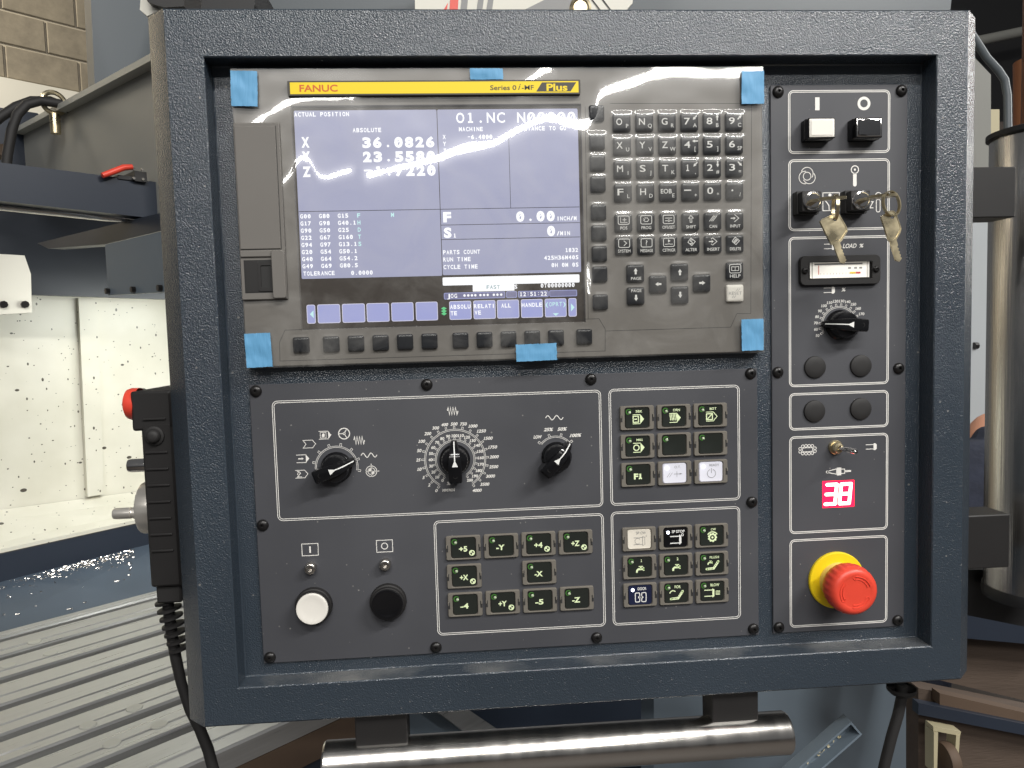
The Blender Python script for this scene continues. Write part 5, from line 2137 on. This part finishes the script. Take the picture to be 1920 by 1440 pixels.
# cables and lifting eye on the column
b = MB()
ring_c = (-18.0, 1000.0, 312.7)
b.loops([[(ring_c[0] + (17 + 4 * math.cos(v)) * math.cos(u), ring_c[1] + 4 * math.sin(v), ring_c[2] + (17 + 4 * math.cos(v)) * math.sin(u)) for v in [k * math.pi / 4 for k in range(8)]] for u in [i * math.pi / 12 for i in range(25)]], False, False)
b.tube([(ring_c[0], ring_c[1], ring_c[2] - 18), (ring_c[0], ring_c[1], ring_c[2] - 50)], 8, 10)
mpart(b, 'lifting_eye', 'brass')
for pts in ([(-115.8, 1010.0, 252.3), (-93.0, 1010.0, 277.2), (-70.0, 1010.0, 298.4), (-46.8, 1010.0, 312.5), (-19.6, 1010.0, 318.1), (7.7, 1010.0, 311.4), (31.2, 1010.0, 296.5)], [(25.1, 990.0, 295.4), (-13.9, 990.0, 310.4), (-40.7, 990.0, 309.1), (-60.0, 990.0, 299.3), (-74.3, 990.0, 280.6), (-83.2, 990.0, 254.0), (-91.3, 990.0, 215.4), (-96.3, 990.0, 181.6)]):
    b = MB()
    b.tube(pts, 7.5, 10)
    mpart(b, 'hose', 'rubber')
b = MB()
c_ = (-73.2, 1100.0, 244.7)
b.tube([(c_[0], c_[1] - 10, c_[2]), (c_[0], c_[1] + 40, c_[2])], 10, 14)
mpart(b, 'pipe_fitting', 'brown')

# red handled safety switch on the beam
sw = empty('safety_switch', (0, 0, 0))
sw.rotation_euler = (0, 0, R(43))
tag(sw, 'small black switch box with a red lever on the door beam', 'switch')
sb = [(-70.3, 650.9, 123.8), (-13.9, 650.9, 124.1)]


def swp(mb, name, m):
    o = mb.build(name, m, sw, conv=VM)
    o.location = (0, 0, 1.43)


pA = (-30.1, 646.9, 141.0)
pB = (-14.6, 646.9, 127.6)
b = MB()
b.box(pA[0], pB[0], bb_y, bb_y + 40, pB[2], pA[2], 1.5) if False else b.hexa([(pA[0], pA[1], pB[2]), (pB[0], pA[1], pB[2]), (pB[0], pA[1] + 40, pB[2]), (pA[0], pA[1] + 40, pB[2])], [(pA[0], pA[1], pA[2]), (pB[0], pA[1], pA[2]), (pB[0], pA[1] + 40, pA[2]), (pA[0], pA[1] + 40, pA[2])])
swp(b, 'switch_body', 'blackmatte')
pC = (-49.7, 648.9, 133.7)
b = MB()
b.hexa([(pC[0], pA[1] + 4, pB[2] + 1), (pA[0] - .5, pA[1] + 4, pB[2] + 1), (pA[0] - .5, pA[1] + 36, pB[2] + 1), (pC[0], pA[1] + 36, pB[2] + 1)], [(pC[0], pA[1] + 4, pC[2]), (pA[0] - .5, pA[1] + 4, pC[2]), (pA[0] - .5, pA[1] + 36, pC[2]), (pC[0], pA[1] + 36, pC[2])])
swp(b, 'switch_neck', 'dark')
b = MB()
b.tube([(-70.7, 644.9, 128.8), (-57.5, 644.9, 135.4), (-44.0, 644.9, 142.8), (-33.3, 644.9, 145.0)], [3.5, 4, 4, 3.5], 10)
swp(b, 'lever', 'red')
for p in [(-31.0, 645.9, 142.8), (-20.2, 645.9, 143.6), (-31.7, 645.9, 130.8), (-20.2, 645.9, 130.9)]:
    b = MB()
    b.tube([(p[0], p[1] + 2, p[2]), (p[0], p[1] - 1, p[2])], 1.8, 8)
    swp(b, 'screw', 'steel')

# chips swept along the base
b = MB()
rnd = random.Random(4)
l0, l1 = (-85.4, 1374.9, -570.4), (190.1, 1374.9, -555.8)
d0, d1 = (-133.7, 1148.5, -591.0), (104.5, 1144.0, -591.0)
for i in range(420):
    t = rnd.random()
    u = abs(rnd.gauss(0, .16)) * (.4 + t * .5) + .03
    if i > 380:
        u = rnd.random()
    p = [l0[k] + (l1[k] - l0[k]) * t for k in range(3)]
    q = [d0[k] + (d1[k] - d0[k]) * t for k in range(3)]
    c = [p[k] + (q[k] - p[k]) * u for k in range(3)]
    a = rnd.uniform(0, 6.28)
    s_ = rnd.uniform(1.5, 5)
    pts = []
    for k in range(4):
        an = a + k * rnd.uniform(.4, 1.2)
        pts.append((c[0] + s_ * k * .6 * math.cos(an), c[1] + s_ * k * .5 * math.sin(an), c[2] + 2.5 + abs(s_ * .8 * math.sin(k * 1.3))))
    n0 = len(b.v)
    for p_ in pts:
        b.v.extend([p_, (p_[0] + .8, p_[1] + .5, p_[2] + 1.6)])
    for k in range(3):
        b.face((n0 + 2 * k, n0 + 2 * k + 2, n0 + 2 * k + 3, n0 + 2 * k + 1))
ch = b.build('metal_chips', 'steel', conv=VM, smooth=False)
ch.location = (0, 0, 1.43)
ch.rotation_euler = (0, 0, R(43))
tag(ch, 'curled bright metal chips scattered along the blue machine base', 'metal chips', kind='stuff')

# ================================================================== building: block wall and floor
wb = 4682.3
b = MB()
b.box(-1500, 2600, wb + 14, wb + 120, -1430, 3000)
wl = b.build('wall', 'mortar', conv=VM, smooth=False)
wl.location = (0, 0, 1.43)
wl.rotation_euler = (0, 0, R(43))
tag(wl, 'tan concrete block wall with pale mortar behind the machine', 'wall', kind='structure')
bm_ = MB()
bm_.loops([[(-188, 60, -90), (188, 60, -90), (188, 60, 90), (-188, 60, 90)], [(-188, 4, -90), (188, 4, -90), (188, 4, 90), (-188, 4, 90)], [(-184, 0, -86), (184, 0, -86), (184, 0, 86), (-184, 0, 86)]], False, True)
bk = None
for r_ in range(6):
    h = 1467 + 195 * r_ + 97
    off = (1032 if r_ % 2 else 1200)
    for k in range(-4, 4):
        if bk is None:
            bk = bm_.build('block', 'block', wl, conv=VM, smooth=False)
            o = bk
        else:
            o = link('block', bk.data, wl)
        o.location = ((off + 388 * k + 194) * .001, wb * .001, h * .001)
b = MB()
b.box(-1500, 2600, wb - 30, wb + 13.5, 1200, 1462)
b.build('wall_band', 'offwhite', wl, conv=VM, smooth=False)
b = MB()
b.rect(-9000, -9000, 9000, 9000, 0)
fl = b.build('floor', 'floor', conv=VM, smooth=False)
tag(fl, 'brown grey concrete workshop floor', 'floor', kind='structure')


# ================================================================== things seen past the right and upper edges
def slab(name, pts, th, m, label=None, cat=None, par=None):
    b = MB()
    b.loops([list(pts), [(p[0], p[1], p[2] - th) for p in pts]][::-1], True, True)
    o = b.build(name, m, par, smooth=False)
    if par is None:
        o.location = ORG
    if label:
        tag(o, label, cat)
    return o


cab = empty('steel_cabinet', ORG)
tag(cab, 'tall grey steel cabinet with a cut corner behind the right edge', 'cabinet')
slab('upper_panel', [(1625.9, 932.7, -1900), (1732.0, 835.2, -1900), (1815.9, 754.6, -1900), (1821.0, 432.9, -1900), (1631.2, 435.4, -1900)], 300, 'sheetlight', par=cab)
slab('lower_panel', [(1631.9, 433.8, -1901), (1812.0, 431.4, -1901), (1826.3, -871.8, -1901), (1645.9, -863.1, -1901)], 298, 'litsheet', par=cab)  # strong light on this part of the cabinet painted in as a paler sheet
b = MB()
b.tube([(1763.8, -176.3, -1895), (1777.6, -176.7, -1895)], 12, 8)
b.build('latch', 'blackmatte', cab)
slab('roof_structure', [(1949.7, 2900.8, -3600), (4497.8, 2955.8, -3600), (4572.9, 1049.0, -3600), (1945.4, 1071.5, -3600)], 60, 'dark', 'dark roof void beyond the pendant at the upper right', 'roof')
for i, (p, q, r_, lab) in enumerate((((1700,112),(1990,55),22,'upper'), ((1800,205),(1990,150),16,'lower'))):
    pass
b = MB()
b.tube([(2628.3, 1378.2, -3300), (3290.3, 1506.2, -3300)], 26, 10)
o = b.build('roof_beam', 'sheetlight')
o.location = ORG
tag(o, 'thin grey roof beam crossing the dark upper right corner', 'beam')
b = MB()
b.tube([(1420.6, 782.3, -1500), (1473.0, 708.0, -1500), (1502.6, 666.1, -1500), (1538.7, 630.0, -1500), (1558.6, 602.8, -1500), (1567.6, 557.5, -1500), (1571.3, 436.2, -1500), (1575.1, 221.6, -1500)], 11, 12)
o = b.build('bent_conduit', 'sheet')
o.location = ORG
tag(o, 'bent grey conduit pipe running down beside the brown post', 'pipe')
b = MB()
c0, c1 = (1166.7, 442.8, -900), (1170.0, 281.2, -900)
b.tube([c0, c1], 42, 24)
o = b.build('brown_post', 'rust')
o.location = ORG
tag(o, 'short rust brown post above the steel pole', 'post')
slab('cream_strip', [(2110.9, 755.5, -2300), (2153.7, 755.1, -2300), (2182.6, -977.6, -2300), (2138.1, -975.5, -2300)], 40, 'cream', 'narrow cream upright seen between cabinet and pole', 'upright')
slab('back_partition', [(2205.0, 905.1, -3000), (3329.5, 895.5, -3000), (3400.0, -1570.2, -3000), (2223.7, -1506.3, -3000)], 60, 'darkbrown', 'brown partition far behind the steel pole', 'partition')

# ---- cart at the lower right
ct = empty('wooden_cart', ORG)
tag(ct, 'low dark wooden cart with caster at the lower right', 'cart')
slab('cart_side', [(610.1, -621.2, -420), (831.6, -680.1, -420), (836.4, -891.7, -420), (611.9, -824.1, -420)], 30, 'wood', par=ct)
slab('cart_shelf', [(629.0, -620.4, -400), (814.2, -673.9, -400), (814.7, -694.8, -400), (629.2, -637.8, -400)], 18, 'brown', par=ct)
slab('cart_board', [(590.8, -627.0, -390), (805.9, -683.8, -390), (806.2, -699.8, -390), (590.9, -644.2, -390)], 14, 'navy', par=ct)
slab('caster_plate', [(606.4, -657.0, -380), (647.4, -667.5, -380), (645.9, -673.6, -380), (606.5, -663.2, -380)], 18, 'cream', par=ct)
slab('caster_fork', [(606.6, -664.2, -379), (612.9, -665.4, -379), (612.0, -725.3, -379), (607.3, -725.0, -379)], 20, 'cream', par=ct)
slab('caster_fork', [(639.6, -671.1, -379), (645.2, -672.3, -379), (641.9, -727.5, -379), (637.2, -727.1, -379)], 20, 'cream', par=ct)
b = MB()
w0 = (630.1, -710.6, -385)
b.loops([[(w0[0] + dx, w0[1] + r * math.sin(2 * math.pi * i / 28), w0[2] + r * math.cos(2 * math.pi * i / 28)) for i in range(28)] for r, dx in ((14, -7.5), (24, -7), (25, -5), (25, 5), (24, 7), (14, 7.5))], True, True)
b.build('caster_wheel', 'brown', ct)
slab('parts_box', [(781.2, -559.6, -560), (949.5, -568.9, -560), (953.6, -748.9, -560), (736.4, -684.2, -560), (735.9, -643.1, -560)], 300, 'wood', 'brown wooden box standing behind the cart', 'box')
slab('blue_crate', [(720.2, -521.0, -500), (914.9, -531.6, -500), (916.9, -614.3, -500), (721.0, -585.4, -500)], 260, 'navy', 'dark blue crate below the lower mounting arm', 'crate')

# ---- U channel sticking out at the lower right
b = MB()
ea, eb_ = Vector((295.9, -445.3, -40)), Vector((212.9, -512.8, -40))
dr = (eb_ - ea).normalized()
sd = Vector((dr.y, -dr.x, 0))
if sd.x > 0:
    sd = -sd
wd, th, dp = 16.0, 1.8, 14.0
prof = [(-wd / 2, 0), (-wd / 2, dp), (-wd / 2 + th, dp), (-wd / 2 + th, th), (wd / 2 - th, th), (wd / 2 - th, dp), (wd / 2, dp), (wd / 2, 0)]
b.loops([[tuple(ea + dr * t + sd * p[0] + Vector((0, 0, p[1]))) for p in prof] for t in (0, (eb_ - ea).length)], True, True)
b.loops([[tuple(ea + sd * s_ + Vector((0, 0, z_)) - dr * t) for s_, z_ in ((-wd / 2, 0), (wd / 2, 0), (wd / 2, dp), (-wd / 2, dp))] for t in (.05, 1.8)], True, True)
o = b.build('channel_bracket', 'pale', smooth=False)
o.location = ORG
tag(o, 'open painted steel channel slanting up at the right of the grab rail', 'bracket')
b = MB()
for i in range(60):
    t = rnd.uniform(12, (eb_ - ea).length * .8)
    c = ea + dr * t + sd * rnd.uniform(-5, 5) + Vector((0, 0, 3))
    s_ = rnd.uniform(1, 3)
    n0 = len(b.v)
    b.v.extend([tuple(c + Vector((rnd.uniform(-s_, s_), rnd.uniform(-s_, s_), rnd.uniform(-1, 2)))) for _ in range(4)])
    b.face((n0, n0 + 1, n0 + 2))
    b.face((n0, n0 + 2, n0 + 3))
    b.face((n0, n0 + 3, n0 + 1))
    b.face((n0 + 1, n0 + 3, n0 + 2))
o = b.build('channel_debris', 'cream', smooth=False)
o.location = ORG
tag(o, 'yellowish debris lying inside the slanting channel', 'debris', kind='stuff')

# ---- things behind the top edge
slab('machine_head_cover', [(-382.0, 571.9, -640), (813.9, 584.2, -640), (789.0, 324.9, -640), (-500.7, 330.2, -640)], 60, 'sheet', 'dark grey machine cover just above the top edge of the pendant', 'cover')
slab('black_hood', [(-376.4, 328.6, -300), (-259.9, 329.2, -300), (-257.3, 289.7, -300), (-262.9, 270.9, -300), (-362.5, 270.9, -300), (-367.3, 288.3, -300)], 120, 'dark', 'black hood just above the upper left corner of the pendant', 'hood')
sg = empty('machine_sign', ORG)
tag(sg, 'white sign with red and grey slanted stripes behind the top edge', 'sign')
slab('sign_board', [(-86.1, 478.0, -560), (234.1, 480.2, -560), (241.3, 425.7, -560), (239.3, 405.3, -560), (227.6, 392.8, -560), (227.0, 362.9, -560), (-90.4, 363.0, -560)], 8, 'offwhite', par=sg)
SGZ = -559
b = MB()
b.flat([(-38.9, 385.7), (-31.8, 454.9), (-20.7, 455.0), (-26.2, 385.7)], SGZ)
b.flat([(-46.5, 395.0), (-39.8, 405.0), (-41.8, 395.0)], SGZ)
b.build('red_stripe', 'red', sg)
b = MB()
for pts in [[(-23.0, 385.8), (-12.8, 455.0), (-3.3, 455.1), (-13.5, 385.8)], [(0.9, 385.8), (13.4, 455.2), (21.3, 455.2), (9.6, 385.8)], [(15.2, 385.8), (29.3, 455.3), (36.5, 455.3), (24.0, 385.8)], [(61.8, 389.0), (153.2, 432.7), (177.6, 432.8), (136.0, 389.1)]]:
    b.flat(pts, SGZ)
b.build('grey_stripe', 'greyink', sg)
b = MB()
for pts in [[(175.1, 392.2), (149.8, 424.9), (152.2, 424.9), (177.5, 392.2)], [(189.7, 392.3), (164.4, 425.0), (166.8, 425.0), (192.2, 392.3)], [(206.1, 392.3), (180.6, 425.0), (183.1, 425.0), (208.5, 392.3)]]:
    b.flat(pts, SGZ)
b.build('dark_stripe', 'dark', sg)
b = MB()
b.lathe([(16, 0), (16, 8), (12, 10), (10, 8), (8, 8)], n=24)
o = b.build('brass_knob', 'brass')
o.location = ORG + Vector(V((154.7, 387.2, -540)))
tag(o, 'round brass knob in front of the striped sign', 'knob')
lm = empty('work_lamp', ORG)
tag(lm, 'white work lamp head with black clamp at the upper left corner', 'lamp')
b = MB()
b.loops([[tuple(p) + (z_,) for p in [(-287.9, 192.9), (-289.4, 181.1), (-283.9, 176.1), (-274.3, 180.3), (-271.0, 187.9), (-272.7, 193.8)]] for z_ in (-100, -60)], True, True)
b.build('lamp_head', 'offwhite', lm, smooth=False)
slab('clamp', [(-281.9, 210.0, -52), (-280.1, 184.3, -52), (-275.3, 181.9, -52), (-267.1, 179.4, -52), (-251.6, 180.3, -52), (-249.9, 210.1, -52)], 40, 'blackmatte', par=lm)

# ---- person crouching far behind the pole
pn = (1431.2, -459.2, -1356.3)
g = 1.0
sk = bpy.data.meshes.new('person')
J = [(0, 0, 0), (0, .16, .12), (0, .34, .22), (0, .44, .27), (0, .50, .29), (-.17, .38, .2), (-.26, .16, .30), (-.16, .04, .48), (.17, .38, .2), (.26, .16, .30), (.16, .04, .48), (-.13, -.02, .06), (-.16, .02, .46), (-.15, -.40, .36), (-.15, -.44, .52), (.13, -.02, .06), (.16, .02, .46), (.15, -.40, .36), (.15, -.44, .52)]
E_ = [(0, 1), (1, 2), (2, 3), (3, 4), (2, 5), (5, 6), (6, 7), (2, 8), (8, 9), (9, 10), (0, 11), (11, 12), (12, 13), (13, 14), (0, 15), (15, 16), (16, 17), (17, 18)]
RAD = [.15, .15, .14, .06, .055, .075, .05, .035, .075, .05, .035, .11, .075, .05, .045, .11, .075, .05, .045]
sk.from_pydata([(x, -z, y) for x, y, z in J], E_, [])
per = bpy.data.objects.new('person', sk)
col.objects.link(per)
md = per.modifiers.new('skin', 'SKIN')
bmh = bmesh.new()
bmh.from_mesh(sk)
lay = bmh.verts.layers.skin.verify()
bmh.verts.ensure_lookup_table()
for i, v in enumerate(bmh.verts):
    v[lay].radius = (RAD[i], RAD[i])
    v[lay].use_root = (i == 0)
bmh.to_mesh(sk)
bmh.free()
per.rotation_euler = (0, 0, R(143))
per.modifiers.new('subdivision', 'SUBSURF').levels = 1
sk.materials.append(M['cloth'])
per.location = ORG + Vector(V((pn[0], pn[1] - 454, pn[2])))
tag(per, 'person in dark blue clothes crouching, seen between cabinet and pole', 'person')
b = MB()
hp = []
for j in range(13):
    v = math.pi * j / 12
    r = math.sin(v) * 82 * (1.0 - .12 * math.cos(v) * -1)
    hp.append([(r * .92 * math.cos(2 * math.pi * i / 20), -108 * math.cos(v), r * 1.12 * math.sin(2 * math.pi * i / 20) + (8 if 4 < j < 8 and i in (4, 5, 6) else 0)) for i in range(20)])
b.loops(hp, True, True)
for s_ in (-1, 1):
    b.tube([(s_ * 74, -20, 0), (s_ * 82, 4, -4), (s_ * 76, 24, -4)], [6, 12, 6], 8)
b.tube([(0, 14, 90), (0, -14, 106), (0, -22, 92)], [6, 12, 8], 8)
o = b.build('head', 'skin', per)
o.location = V((10, 420, 360))
for s_ in (-1, 1):
    b = MB()
    b.loops([[(s_ * 160 + x * k, 30 + dy, 480 + z_ * k) for x, z_ in ((-38, -14), (38, -14), (38, 14), (-38, 14))] for dy, k in ((20, .7), (-10, 1), (-70, 1), (-85, .8))], True, True)
    for q in range(4):
        b.tube([(s_ * 160 - 30 + q * 20, -50, 480), (s_ * 160 - 30 + q * 20, -100 - (10 if q in (1, 2) else 0), 492), (s_ * 160 - 30 + q * 20, -130, 486)], [9, 8.5, 7], 8)
    b.tube([(s_ * 160 - s_ * 36, -10, 482), (s_ * 160 - s_ * 62, -45, 490), (s_ * 160 - s_ * 66, -75, 488)], [11, 10, 8], 8)
    b.build('hand', 'skin', per)

bpy.data.objects.remove(_fo)
